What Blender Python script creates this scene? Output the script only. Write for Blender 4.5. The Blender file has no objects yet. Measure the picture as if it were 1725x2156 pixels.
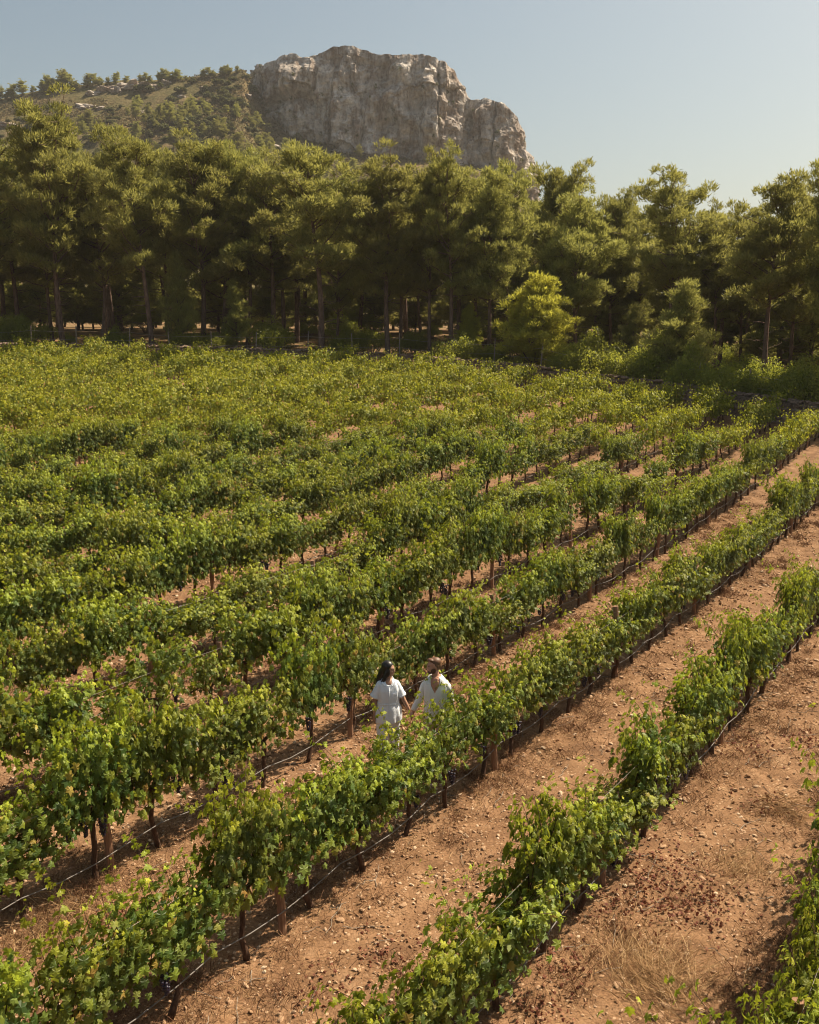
import bpy, math, numpy as np
from mathutils import Vector, Matrix, Euler

# ------------------------------------------------------------------ camera, sky, sun, exposure
SC = bpy.context.scene
COL = SC.collection
F, CX, CY, P, H = 2000.0, 862.5, 1078.0, math.radians(10.5), 6.3   # photo measured at 1725 x 2156
cam = bpy.data.cameras.new('camera')
cam.sensor_fit = 'VERTICAL'; cam.sensor_height = 24.0; cam.lens = 24.0 * F / 2156.0
cam.clip_start = 0.1; cam.clip_end = 9000.0
camo = bpy.data.objects.new('camera', cam); COL.objects.link(camo)
camo.location = (0, 0, H); camo.rotation_euler = (math.pi / 2 - P, 0, 0)
SC.camera = camo

SUN_AZ, SUN_EL = math.radians(60), math.radians(51)      # azimuth clockwise from the view direction (+Y)
w = bpy.data.worlds.new('World'); SC.world = w; w.use_nodes = True
nt = w.node_tree
sky = nt.nodes.new('ShaderNodeTexSky'); sky.sky_type = 'NISHITA'; sky.sun_disc = False
sky.sun_elevation = SUN_EL; sky.sun_rotation = SUN_AZ
sky.altitude = 100; sky.air_density = 1.0; sky.dust_density = 3.6; sky.ozone_density = 0.7
bg = nt.nodes['Background']; bg.inputs['Strength'].default_value = 0.061
wb = nt.nodes.new('ShaderNodeMix'); wb.data_type = 'RGBA'; wb.blend_type = 'MULTIPLY'; wb.inputs[0].default_value = 1.0     # warm white balance of the photograph
wb.inputs[7].default_value = (1.06, 1.05, 0.90, 1)
nt.links.new(sky.outputs['Color'], wb.inputs[6]); nt.links.new(wb.outputs[2], bg.inputs['Color'])
sl = bpy.data.lights.new('sun', 'SUN'); sl.energy = 5.0; sl.angle = math.radians(0.6); sl.color = (1.0, 0.86, 0.66)
so = bpy.data.objects.new('sun', sl); COL.objects.link(so)
SUND = Vector((math.sin(SUN_AZ) * math.cos(SUN_EL), math.cos(SUN_AZ) * math.cos(SUN_EL), math.sin(SUN_EL)))
so.rotation_euler = (-SUND).to_track_quat('-Z', 'Y').to_euler(); so.location = (40, 40, 60)
SC.view_settings.view_transform = 'Standard'; SC.view_settings.look = 'None'
SC.view_settings.exposure = 0.95; SC.view_settings.gamma = 1.0
SC.cycles.use_denoising = True; SC.cycles.denoiser = 'OPENIMAGEDENOISE'; SC.cycles.denoising_prefilter = 'ACCURATE'; SC.cycles.filter_width = 1.1; SC.cycles.max_bounces = 8; SC.cycles.transparent_max_bounces = 8; SC.cycles.transmission_bounces = 4

# ------------------------------------------------------------------ helpers
RNG = np.random.default_rng(7)

def hsh(ix, iy, iz):
    n = (ix * 374761393 + iy * 668265263 + iz * 2147483647 * 3 + 1274126177) & 0xFFFFFFFF
    n = ((n ^ (n >> 13)) * 1274126177) & 0xFFFFFFFF
    n = ((n ^ (n >> 16)) * 2246822519) & 0xFFFFFFFF
    return ((n ^ (n >> 15)) & 0xFFFFFF) / float(0xFFFFFF)

def vnoise(x, y, z=0.0):
    x, y, z = np.broadcast_arrays(np.asarray(x, float), np.asarray(y, float), np.asarray(z, float))
    xi, yi, zi = np.floor(x).astype(np.int64), np.floor(y).astype(np.int64), np.floor(z).astype(np.int64)
    xf, yf, zf = x - xi, y - yi, z - zi
    u, v, q = xf * xf * (3 - 2 * xf), yf * yf * (3 - 2 * yf), zf * zf * (3 - 2 * zf)
    def L(a, b, t): return a + (b - a) * t
    def c(dx, dy, dz): return hsh(xi + dx, yi + dy, zi + dz)
    return L(L(L(c(0,0,0), c(1,0,0), u), L(c(0,1,0), c(1,1,0), u), v),
             L(L(c(0,0,1), c(1,0,1), u), L(c(0,1,1), c(1,1,1), u), v), q) * 2 - 1

def fbm(x, y, z=0.0, o=4):
    s, a = 0, 0.5
    for i in range(o):
        f = 2.03 ** i
        s = s + a * vnoise(np.asarray(x) * f + 17.1 * i, np.asarray(y) * f + 5.3 * i, np.asarray(z) * f + 9.7 * i); a *= 0.5
    return s

def ridged(x, y, z=0.0, o=4):
    s, a = 0, 0.5
    for i in range(o):
        f = 2.07 ** i
        s = s + a * (1 - np.abs(vnoise(np.asarray(x) * f + 3.1 * i, np.asarray(y) * f + 7.7 * i, np.asarray(z) * f))); a *= 0.5
    return s

def ter(x, y):
    """ground height: level near the camera, rising gently towards the wood"""
    y = np.asarray(y, float)
    t = np.clip((y - 18) / 20, 0, 1)
    z = 0.11 * 20 * t * t / 2
    z = z + 0.11 * np.clip(y - 38, 0, 50) + 0.03 * np.clip(y - 88, 0, 60)
    return z

def ray(px, py):
    u, v = (px - CX) / F, (CY - py) / F
    return np.array([u, math.cos(P) + v * math.sin(P), -math.sin(P) + v * math.cos(P)])

def hit(px, py, dz=0.0):
    d = ray(px, py); t = 1.0
    while t < 300:
        q = d * t
        if H + q[2] < float(ter(q[0], q[1])) + dz: break
        t += 0.03
    return d * t

def zat(py, Y):
    v = (CY - py) / F
    return H + Y * (-math.sin(P) + v * math.cos(P)) / (math.cos(P) + v * math.sin(P))

def xat(px, Y, z):
    return (px - CX) / F * (Y * math.cos(P) - (z - H) * math.sin(P))

def proj(x, y, z):
    z = z - H
    f = y * math.cos(P) - z * math.sin(P); up = y * math.sin(P) + z * math.cos(P)
    return CX + F * x / f, CY - F * up / f

class MB:
    def __init__(s): s.v = []; s.f = []; s.n = 0
    def add(s, V, *Fs, mi=0):
        V = np.asarray(V, float).reshape(-1, 3); o = s.n
        s.v.append(V); s.n += len(V)
        for Fa in Fs:
            Fa = np.asarray(Fa, np.int64)
            if Fa.size: s.f.append((Fa + o, mi))
        return o
    def mesh(s, name, mats, smooth=False, attr=None):
        V = np.concatenate(s.v); me = bpy.data.meshes.new(name)
        me.vertices.add(len(V)); me.vertices.foreach_set('co', V.astype(np.float32).ravel())
        lv = np.concatenate([f.ravel() for f, _ in s.f]); tot = np.concatenate([np.full(len(f), f.shape[1]) for f, _ in s.f])
        mi = np.concatenate([np.full(len(f), m) for f, m in s.f])
        me.loops.add(len(lv)); me.loops.foreach_set('vertex_index', lv.astype(np.int32))
        me.polygons.add(len(tot)); st = np.concatenate([[0], np.cumsum(tot)[:-1]])
        me.polygons.foreach_set('loop_start', st.astype(np.int32))
        if hasattr(me.polygons[0], 'loop_total'):
            try: me.polygons.foreach_set('loop_total', tot.astype(np.int32))
            except Exception: pass
        me.polygons.foreach_set('material_index', mi.astype(np.int32))
        me.polygons.foreach_set('use_smooth', np.full(len(tot), smooth))
        if attr is not None:
            for k, a in attr.items():
                at = me.attributes.new(k, 'FLOAT', 'POINT'); at.data.foreach_set('value', np.asarray(a, np.float32))
        for m in (mats if isinstance(mats, (list, tuple)) else [mats]): me.materials.append(m)
        me.update(calc_edges=True)
        return me

def obj(name, data, parent=None, loc=None, rot=None, scale=None):
    o = bpy.data.objects.new(name, data); COL.objects.link(o)
    if parent is not None: o.parent = parent
    if loc is not None: o.location = loc
    if rot is not None: o.rotation_euler = rot
    if scale is not None: o.scale = scale if hasattr(scale, '__len__') else (scale,) * 3
    return o

def tag(o, label=None, cat=None, group=None, kind=None):
    if label: o['label'] = label
    if cat: o['category'] = cat
    if group: o['group'] = group
    if kind: o['kind'] = kind
    return o

def tube(pts, rad, sides=6, cap=True, squash=None):
    pts = np.asarray(pts, float); n = len(pts); rad = np.broadcast_to(np.asarray(rad, float), (n,))
    T = np.gradient(pts, axis=0); T /= np.linalg.norm(T, axis=1)[:, None] + 1e-9
    ref = np.array([0, 0, 1.0]) if abs(T[:, 2]).mean() < 0.8 else np.array([1.0, 0, 0])
    A = np.cross(T, ref); A /= np.linalg.norm(A, axis=1)[:, None] + 1e-9
    B = np.cross(T, A)
    an = np.arange(sides) / sides * 2 * math.pi
    V = pts[:, None] + rad[:, None, None] * (np.cos(an)[None, :, None] * A[:, None] + np.sin(an)[None, :, None] * B[:, None])
    i = np.arange(n - 1)[:, None] * sides; j = np.arange(sides)[None]; k = (j + 1) % sides
    Fq = np.stack([i + j, i + k, i + sides + k, i + sides + j], -1).reshape(-1, 4)
    out = [V.reshape(-1, 3), Fq]
    if cap: out += [np.array([np.arange(sides)[::-1], (n - 1) * sides + np.arange(sides)])]
    return out

def frames(nrm, tip):
    """N rotation matrices whose columns are side, tip, normal"""
    tip = tip / (np.linalg.norm(tip, axis=1)[:, None] + 1e-9)
    nrm = nrm - (nrm * tip).sum(1)[:, None] * tip
    nrm = nrm / (np.linalg.norm(nrm, axis=1)[:, None] + 1e-9)
    return np.stack([np.cross(tip, nrm), tip, nrm], -1)

def stamp(T, Fs, pos, R, sc):
    """copy a template (k,3) to N places"""
    k = len(T); V = pos[:, None] + np.einsum('nij,kj->nki', R, T) * np.asarray(sc)[:, None, None]
    o = (np.arange(len(pos)) * k)[:, None, None]
    return [V.reshape(-1, 3)] + [(np.asarray(f)[None] + o).reshape(-1, np.asarray(f).shape[1]) for f in Fs]

def unit(v): return v / (np.linalg.norm(v, axis=-1, keepdims=True) + 1e-9)

# ------------------------------------------------------------------ materials
class NT:
    def __init__(s, name):
        s.m = bpy.data.materials.new(name); s.m.use_nodes = True; s.t = s.m.node_tree; s.t.nodes.clear()
        s.out = s.n('ShaderNodeOutputMaterial')
    def n(s, ty, **kw):
        nd = s.t.nodes.new(ty)
        for k, v in kw.items(): setattr(nd, k, v)
        return nd
    def l(s, a, b): s.t.links.new(a, b)
    def val(s, inp, v):
        if hasattr(v, 'links'): s.l(v, inp)
        else: inp.default_value = v
    def noise(s, scale, detail=4, rough=0.55, vec=None, dist=0.0):
        nd = s.n('ShaderNodeTexNoise'); nd.inputs['Scale'].default_value = scale; nd.inputs['Detail'].default_value = detail
        nd.inputs['Roughness'].default_value = rough; nd.inputs['Distortion'].default_value = dist
        if vec is not None: s.l(vec, nd.inputs['Vector'])
        return nd.outputs['Fac']
    def coord(s, kind='Object', scale=None):
        tc = s.n('ShaderNodeTexCoord').outputs[kind]
        if scale is None: return tc
        mp = s.n('ShaderNodeMapping'); mp.inputs['Scale'].default_value = scale; s.l(tc, mp.inputs['Vector']); return mp.outputs['Vector']
    def ramp(s, fac, stops, interp='LINEAR'):
        r = s.n('ShaderNodeValToRGB'); e = r.color_ramp.elements; r.color_ramp.interpolation = interp
        while len(e) < len(stops): e.new(0.5)
        for el, (p, c) in zip(e, stops):
            el.position = p; el.color = (*c, 1) if len(c) == 3 else c
        s.l(fac, r.inputs['Fac']); return r.outputs['Color']
    def mix(s, fac, a, b, mode='MIX'):
        m = s.n('ShaderNodeMix', data_type='RGBA', blend_type=mode)
        s.val(m.inputs[0], fac)
        for sock, v in ((m.inputs[6], a), (m.inputs[7], b)):
            if hasattr(v, 'links'): s.l(v, sock)
            else: sock.default_value = (*v, 1)
        return m.outputs[2]
    def math(s, op, a, b=0.0, clamp=False):
        m = s.n('ShaderNodeMath', operation=op, use_clamp=clamp); s.val(m.inputs[0], a); s.val(m.inputs[1], b); return m.outputs[0]
    def bump(s, h, strength=0.5, dist=0.02, normal=None):
        b = s.n('ShaderNodeBump'); b.inputs['Strength'].default_value = strength; b.inputs['Distance'].default_value = dist
        s.l(h, b.inputs['Height'])
        if normal is not None: s.l(normal, b.inputs['Normal'])
        return b.outputs['Normal']
    def pbr(s, color, rough=0.85, normal=None, spec=0.3, **kw):
        b = s.n('ShaderNodeBsdfPrincipled'); s.val(b.inputs['Roughness'], rough)
        if hasattr(color, 'links'): s.l(color, b.inputs['Base Color'])
        else: b.inputs['Base Color'].default_value = (*color, 1)
        b.inputs['Specular IOR Level'].default_value = spec
        if normal is not None: s.l(normal, b.inputs['Normal'])
        for k, v in kw.items(): s.val(b.inputs[k], v)
        return b.outputs[0]
    def done(s, sh): s.l(sh, s.out.inputs['Surface']); return s.m

def leaf_mat(name, dark, mid, light, trans, tfac=0.38, rough=0.42, spec=0.5, objvar=0.25, nscale=None, old=False):
    t = NT(name)
    isl = t.n('ShaderNodeNewGeometry').outputs['Random Per Island']
    if nscale:
        nz = t.noise(nscale, 3, 0.6, t.coord('Object')); isl = t.math('ADD', t.math('MULTIPLY', isl, 0.35), t.math('MULTIPLY', nz, 0.65))
    c = t.ramp(isl, [(0.0, dark), (0.5, mid), (0.95, light)] + ([(0.975, (0.30, 0.20, 0.045))] if old else []))
    yg = t.n('ShaderNodeAttribute', attribute_name='young').outputs['Fac']  # shoot-tip colour; on pines it also carries painted sunlight on the lobe tops
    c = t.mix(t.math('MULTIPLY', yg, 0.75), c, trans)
    oi = t.n('ShaderNodeObjectInfo').outputs['Random']
    hs = t.n('ShaderNodeHueSaturation'); t.l(c, hs.inputs['Color'])
    t.l(t.math('ADD', t.math('MULTIPLY', oi, objvar), 1 - objvar / 2), hs.inputs['Value'])
    t.l(t.math('ADD', t.math('MULTIPLY', oi, 0.03), 0.485), hs.inputs['Hue'])
    c = hs.outputs['Color']
    p = t.pbr(c, rough, spec=spec)
    tr = t.n('ShaderNodeBsdfTranslucent'); t.l(t.mix(0.6, c, trans), tr.inputs['Color'])
    mx = t.n('ShaderNodeMixShader'); mx.inputs[0].default_value = tfac; t.l(p, mx.inputs[1]); t.l(tr.outputs[0], mx.inputs[2])
    return t.done(mx.outputs[0])

def bark_mat(name, a, b, scale=(14, 14, 3), bd=0.02):
    t = NT(name); v = t.coord('Object', scale)
    n1 = t.noise(1.0, 6, 0.65, v); n2 = t.noise(2.3, 5, 0.7, v)
    c = t.ramp(n1, [(0.3, a), (0.7, b)])
    return t.done(t.pbr(c, 0.95, t.bump(n2, 0.9, bd), 0.15))

M = {}
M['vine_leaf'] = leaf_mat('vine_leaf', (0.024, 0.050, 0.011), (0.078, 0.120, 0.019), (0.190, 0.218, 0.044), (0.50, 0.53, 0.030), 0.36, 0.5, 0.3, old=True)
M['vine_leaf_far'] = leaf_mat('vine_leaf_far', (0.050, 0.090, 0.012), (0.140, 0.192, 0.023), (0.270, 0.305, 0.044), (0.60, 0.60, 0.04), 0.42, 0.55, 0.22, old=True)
M['pine'] = leaf_mat('pine_needles', (0.055, 0.066, 0.018), (0.165, 0.170, 0.042), (0.310, 0.298, 0.085), (0.50, 0.47, 0.12), 0.44, 0.6, 0.25, 0.5, 0.55)
M['young_pine'] = leaf_mat('young_pine_needles', (0.140, 0.150, 0.022), (0.270, 0.265, 0.040), (0.38, 0.36, 0.06), (0.62, 0.58, 0.08), 0.52, 0.6, 0.25, 0.2, 0.8)
M['shrub'] = leaf_mat('shrub_leaf', (0.055, 0.080, 0.014), (0.150, 0.180, 0.030), (0.260, 0.270, 0.050), (0.56, 0.57, 0.07), 0.54, 0.5, 0.3, 0.5, 1.1)
M['hill_shrub'] = leaf_mat('hill_shrub_leaf', (0.040, 0.046, 0.016), (0.085, 0.090, 0.028), (0.14, 0.14, 0.045), (0.20, 0.20, 0.05), 0.25, 0.7, 0.2, 0.4, 0.6)
M['hill_scrub'] = leaf_mat('hill_scrub_leaf', (0.060, 0.048, 0.020), (0.130, 0.095, 0.045), (0.21, 0.15, 0.075), (0.24, 0.18, 0.07), 0.2, 0.8, 0.15, 0.0, 0.25)
M['dry_grass'] = leaf_mat('dry_grass', (0.16, 0.085, 0.035), (0.32, 0.19, 0.085), (0.52, 0.36, 0.19), (0.40, 0.26, 0.12), 0.15, 0.8, 0.2, 0.0)
M['dead_weed'] = leaf_mat('dead_weed', (0.08, 0.040, 0.020), (0.16, 0.085, 0.042), (0.26, 0.15, 0.08), (0.22, 0.12, 0.05), 0.1, 0.85, 0.15, 0.0)
M['red_leaf'] = leaf_mat('fallen_red_leaf', (0.11, 0.036, 0.020), (0.19, 0.066, 0.036), (0.27, 0.13, 0.07), (0.26, 0.05, 0.02), 0.15, 0.7, 0.25, 0.0)
M['vine_bark'] = bark_mat('vine_bark', (0.035, 0.020, 0.014), (0.135, 0.078, 0.050), (60, 60, 14), 0.01)
M['pine_bark'] = bark_mat('pine_bark', (0.070, 0.046, 0.036), (0.25, 0.165, 0.125), (7, 7, 2), 0.05)
M['post_wood'] = bark_mat('post_wood', (0.15, 0.082, 0.050), (0.34, 0.20, 0.125), (60, 60, 5), 0.006)
M['stake_wood'] = bark_mat('stake_wood', (0.16, 0.13, 0.10), (0.36, 0.30, 0.24), (30, 30, 4), 0.006)
def flat(name, c, rough=0.6, spec=0.4, **kw):
    t = NT(name); n = t.noise(9.0, 4, 0.6, t.coord('Object'))
    return t.done(t.pbr(t.mix(n, tuple(x * 0.8 for x in c), tuple(min(1, x * 1.15) for x in c)), rough, spec=spec, **kw))
M['hose'] = flat('irrigation_hose', (0.12, 0.105, 0.095), 0.5, 0.4)
M['wire'] = flat('wire', (0.30, 0.27, 0.23), 0.55, 0.3)
M['grape'] = flat('grape_skin', (0.016, 0.012, 0.030), 0.35, 0.5)

def soil_mat():
    t = NT('soil'); v = t.coord('Object')
    big = t.noise(0.35, 4, 0.6, v); mid = t.noise(2.2, 6, 0.65, v); fine = t.noise(38, 5, 0.7, v)
    c = t.ramp(mid, [(0.30, (0.095, 0.050, 0.028)), (0.46, (0.195, 0.108, 0.057)), (0.58, (0.265, 0.153, 0.083)), (0.74, (0.350, 0.222, 0.130))])
    c = t.mix(t.math('MULTIPLY', big, 0.5), c, (0.215, 0.118, 0.062))
    c = t.mix(0.9, c, t.ramp(fine, [(0.3, (0.42, 0.40, 0.38)), (0.55, (1, 1, 1)), (0.75, (1.25, 1.22, 1.18))]), 'MULTIPLY')
    vo = t.n('ShaderNodeTexVoronoi'); vo.inputs['Scale'].default_value = 17; t.l(v, vo.inputs['Vector'])
    vs = t.math('LESS_THAN', vo.outputs['Distance'], 0.28)
    sep = t.n('ShaderNodeSeparateColor'); t.l(vo.outputs['Color'], sep.inputs[0])
    peb = t.math('MULTIPLY', vs, t.math('GREATER_THAN', sep.outputs[0], 0.62))
    c = t.mix(t.math('MULTIPLY', peb, 0.7), c, t.ramp(sep.outputs[1], [(0, (0.27, 0.16, 0.09)), (1, (0.52, 0.36, 0.23))]))
    # beyond the wall: litter, dry grass and shade-loving green
    geo = t.n('ShaderNodeSeparateXYZ'); t.l(v, geo.inputs[0])
    wl = t.math('ADD', t.math('MULTIPLY', geo.outputs[0], 0.62), geo.outputs[1])
    fw = t.n('ShaderNodeMapRange'); fw.inputs[1].default_value = 60; fw.inputs[2].default_value = 66; t.l(wl, fw.inputs[0])
    lit = t.ramp(t.noise(0.8, 5, 0.6, v), [(0.3, (0.075, 0.062, 0.026)), (0.52, (0.180, 0.115, 0.055)), (0.7, (0.34, 0.19, 0.095))])
    c = t.mix(fw.outputs[0], c, lit)
    h = t.math('ADD', t.math('MULTIPLY', fine, 0.5), t.math('MULTIPLY', peb, 0.5))
    nrm = t.bump(mid, 0.6, 0.06); nrm = t.bump(h, 0.8, 0.02, nrm)
    return t.done(t.pbr(c, 0.95, nrm, 0.12))
M['soil'] = soil_mat()

def rock_mat(name, a, b, c3, sc=1.0, dark=(0.10, 0.075, 0.06)):
    t = NT(name); v = t.coord('Object')
    n1 = t.noise(0.06 * sc, 6, 0.65, v, 0.6); st = t.noise(1.0, 6, 0.7, t.coord('Object', (0.30 * sc, 0.30 * sc, 0.035 * sc)))
    mid = t.noise(0.28 * sc, 7, 0.7, v, 0.4); fine = t.noise(0.9 * sc, 8, 0.72, v)
    c = t.ramp(n1, [(0.36, a), (0.5, b), (0.60, c3)])
    c = t.mix(t.ramp(st, [(0.44, (0, 0, 0)), (0.62, (0.85, 0.85, 0.85))]), c, (0.20, 0.135, 0.095))
    c = t.mix(0.85, c, t.ramp(mid, [(0.34, (0.38, 0.35, 0.33)), (0.5, (0.95, 0.95, 0.95)), (0.66, (1.3, 1.3, 1.3))]), 'MULTIPLY')
    c = t.mix(1.0, c, t.ramp(fine, [(0.28, (0.5, 0.48, 0.47)), (0.5, (0.97, 0.97, 0.97)), (0.7, (1.18, 1.18, 1.18))]), 'MULTIPLY')
    return t.done(t.pbr(c, 0.95, t.bump(fine, 0.9, 0.6 / sc, t.bump(mid, 1.0, 1.6 / sc)), 0.15))
M['cliff'] = rock_mat('limestone_cliff', (0.40, 0.335, 0.285), (0.57, 0.51, 0.45), (0.68, 0.63, 0.57))
M['wall_stone'] = rock_mat('wall_stone', (0.22, 0.145, 0.105), (0.36, 0.26, 0.19), (0.50, 0.38, 0.29), 9.0)
M['gravel'] = None
def gravel_mat():
    t = NT('field_stone'); isl = t.n('ShaderNodeNewGeometry').outputs['Random Per Island']
    c = t.ramp(isl, [(0.0, (0.20, 0.105, 0.055)), (0.45, (0.34, 0.205, 0.115)), (0.8, (0.46, 0.31, 0.20)), (1.0, (0.58, 0.44, 0.31))])
    n = t.noise(30, 4, 0.6, t.coord('Object'))
    c = t.mix(0.5, c, t.ramp(n, [(0.3, (0.6, 0.6, 0.6)), (0.7, (1.15, 1.15, 1.15))]), 'MULTIPLY')
    return t.done(t.pbr(c, 0.92, t.bump(n, 0.4, 0.01), 0.15))
M['gravel'] = gravel_mat()

def hill_mat():
    t = NT('hillside'); v = t.coord('Object')
    a = t.noise(0.03, 6, 0.62, v); b = t.noise(0.16, 6, 0.68, v); f = t.noise(0.7, 6, 0.7, v)
    c = t.ramp(b, [(0.30, (0.070, 0.068, 0.026)), (0.46, (0.125, 0.100, 0.044)), (0.60, (0.190, 0.130, 0.066)), (0.76, (0.28, 0.20, 0.13))])
    c = t.mix(t.ramp(a, [(0.42, (0, 0, 0)), (0.6, (0.7, 0.7, 0.7))]), c, (0.105, 0.095, 0.038))
    c = t.mix(0.9, c, t.ramp(f, [(0.3, (0.5, 0.5, 0.45)), (0.6, (1.1, 1.1, 1.1))]), 'MULTIPLY')
    return t.done(t.pbr(c, 0.97, t.bump(f, 0.9, 0.8), 0.1))
M['hill'] = hill_mat()
# ------------------------------------------------------------------ ground
def axis(lo, hi, step, far_lo, far_hi, g=1.22):
    mid = list(np.arange(lo, hi, step)); a = []; b = []; s = step; x = lo
    while x > far_lo: s *= g; x -= s; a.append(x)
    s = step; x = mid[-1]
    while x < far_hi: s *= g; x += s; b.append(x)
    return np.array(a[::-1] + mid + b)
gx = axis(-13, 17, 0.11, -3500, 3500, 1.15); gy = axis(5.5, 33, 0.11, -60, 5000, 1.09)
GX, GY = np.meshgrid(gx, gy)
def micro(x, y):
    fade = np.clip((60 - np.abs(y - 18)) / 40, 0, 1) * np.clip((60 - np.abs(x)) / 40, 0, 1)
    return fade * (- 0.035 * np.exp(-((np.abs(((x * 0.8290 - y * 0.5592 + 6.32) / 2.44) % 1.0 - .5) * 2.44 - .55) / .16) ** 2) * np.clip(fbm(x * .3, y * .3, 6, 2) + .6, 0, 1) + 0.05 * fbm(x * 1.1, y * 1.1, 0, 3) + 0.065 * fbm(x * 4.2, y * 4.2, 3.3, 3) - 0.01)
GZ = ter(GX, GY) + micro(GX, GY)
mb = MB(); nx, ny = len(gx), len(gy)
ii = (np.arange(ny - 1)[:, None] * nx + np.arange(nx - 1)[None]).ravel()
mb.add(np.stack([GX, GY, GZ], -1), np.stack([ii, ii + 1, ii + nx + 1, ii + nx], -1))
ground = tag(obj('ground', mb.mesh('ground', M['soil'], True)), kind='structure')

# ------------------------------------------------------------------ hill behind the wood
crest = np.array([(-900, 520), (-500, 360), (-200, 262), (0, 207), (60, 192), (110, 186), (190, 176), (260, 166), (330, 164), (400, 160),
                  (470, 151), (515, 143), (538, 178), (560, 222), (600, 252), (690, 288), (760, 306), (850, 322), (1000, 350), (1090, 376), (1125, 470),
                  (1250, 560), (1400, 650), (1700, 690)], float)
def crest_y(px): return np.interp(px, crest[:, 0], crest[:, 1])
hp = np.concatenate([np.arange(-900, -20, 22), np.arange(-20, 1200, 5.0), np.arange(1200, 1700, 30)])
ht = np.linspace(0, 1.0, 150)
HY0, HY1 = 150.0, 430.0
def hill_pos(px, t):
    """point of the hillside on the bearing px, t = 0 at the foot, 1 on the crest"""
    px = np.asarray(px, float); t = np.asarray(t, float)
    y1 = np.where(px > 530, np.interp(px, [530, 620, 1200], [430, 418, 405]), HY1)
    Y = HY0 + (y1 - HY0) * t
    zc = np.vectorize(zat)(crest_y(px), y1); z0 = 7.5
    z = z0 + (np.maximum(zc, z0 + 0.5) - z0) * (0.35 * t + 0.65 * t ** 1.9)
    X = (px - CX) / F * (Y * math.cos(P) - (z - H) * math.sin(P))
    amp = np.clip(t * 3, 0, 1) * np.clip((1.02 - t) * 9, 0.25, 1)
    z = z + amp * (7.0 * fbm(X / 55, Y / 45, 0, 4) + 2.2 * (ridged(X / 14, Y / 9, 2.0, 3) - 0.55))
    return X, Y, z
PX, TT = np.meshgrid(hp, ht)
X, Y, Z = hill_pos(PX, TT)
# back slope
nb = 14; bk = np.linspace(0, 1, nb + 1)[1:]
Xb = X[-1][None] * (1 + bk[:, None] * 0.5); Yb = Y[-1][None] + bk[:, None] * 260; Zb = Z[-1][None] - (bk[:, None] ** 1.3) * (Z[-1][None] - 2) 
X, Y, Z = np.vstack([X, Xb]), np.vstack([Y, Yb]), np.vstack([Z, Zb])
n1, n2 = X.shape; ii = (np.arange(n1 - 1)[:, None] * n2 + np.arange(n2 - 1)[None]).ravel()
mb = MB(); mb.add(np.stack([X, Y, Z], -1), np.stack([ii, ii + 1, ii + n2 + 1, ii + n2], -1))
tag(obj('hill', mb.mesh('hill', M['hill'], True)), kind='structure')

# ------------------------------------------------------------------ limestone cliff
cl = np.array([  # px, distance, top py, base py
    (506, 452, 168, 185), (520, 440, 152, 205), (545, 424, 139, 245), (580, 414, 129, 270), (620, 409, 121, 290), (660, 406, 118, 305),
    (685, 403, 113, 316), (705, 402, 101, 320), (735, 400, 91, 330), (752, 400, 94, 332), (775, 400, 102, 335), (800, 400, 110, 337), (835, 399, 118, 340), (870, 398, 115, 345), (905, 397, 114, 352),
    (940, 398, 128, 360), (960, 401, 150, 366), (972, 405, 178, 370), (990, 410, 214, 374), (1030, 404, 216, 380), (1065, 402, 225, 388),
    (1090, 403, 250, 396), (1105, 406, 281, 404), (1115, 411, 310, 412), (1124, 420, 358, 425), (1126, 432, 372, 440), (1118, 455, 372, 440)], float)
sarc = np.concatenate([[0], np.cumsum(np.hypot(np.diff(cl[:, 0]) * 0.2, np.diff(cl[:, 1])))])
ns, nz = 380, 130
ss = np.linspace(0, sarc[-1], ns)
cpx, cY, ctop, cbas = (np.interp(ss, sarc, cl[:, k]) for k in range(4))
ztop = np.vectorize(zat)(ctop - 3, cY + 6.0 + 0.0 * ss); zbas = np.vectorize(zat)(cbas, cY) - 12
ztop = ztop + 3.0 * fbm(ss / 8, 0.5, 0, 5)
u = np.linspace(0, 1, nz)[:, None]
Zc = zbas[None] + (ztop - zbas)[None] * u
Yc = cY[None] + 0.10 * (Zc - zbas[None]) + 3.0 * np.clip(u - 0.9, 0, 1) ** 2 * 30
Xc = (cpx[None] - CX) / F * (cY[None] * math.cos(P) - (ztop[None] * 0.5 + Zc * 0.5 - H) * math.sin(P))
sx = np.gradient(Xc, axis=1); sy = np.gradient(Yc, axis=1); ln = np.hypot(sx, sy) + 1e-6
nxv, nyv = sy / ln, -sx / ln
S = ss[None] + 0 * Zc
D = -5.0 * np.clip(0.13 - np.abs(vnoise(S / 6.5 + .3 * fbm(S / 5, Zc / 6, 2), Zc / 30, 21.0)), 0, 1) * 7 * np.clip(fbm(S / 30, Zc / 25, 31) + .35, 0, 1) + 10.0 * (ridged(S / 20 + 0.5 * fbm(S / 15, Zc / 20), Zc / 42, 11.0, 3) - 0.6) + 1.6 * (ridged(S / 3.2, Zc / 4, 15.0, 3) - 0.6) + 6.5 * fbm(S / 26, Zc / 38, 1.0, 3) + 5.0 * (ridged(S / 13 + 0.25 * fbm(S / 9, Zc / 9), Zc / 20, 4.0, 4) - 0.6) + 4.2 * fbm(S / 7, Zc / 9, 2.0, 4) + 3.0 * (ridged(S / 5, Zc / 4.5, 7.0, 4) - 0.6)
D += 2.0 * np.sign(np.sin(Zc / 4.2 + 4 * fbm(S / 22, Zc / 30, 9))) * np.clip(fbm(S / 18, Zc / 16, 5) + 0.1, 0, 1)
D *= np.clip((1.0 - u) * 9, 0.5, 1)
Xc = Xc + nxv * D; Yc = Yc + nyv * D
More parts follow.
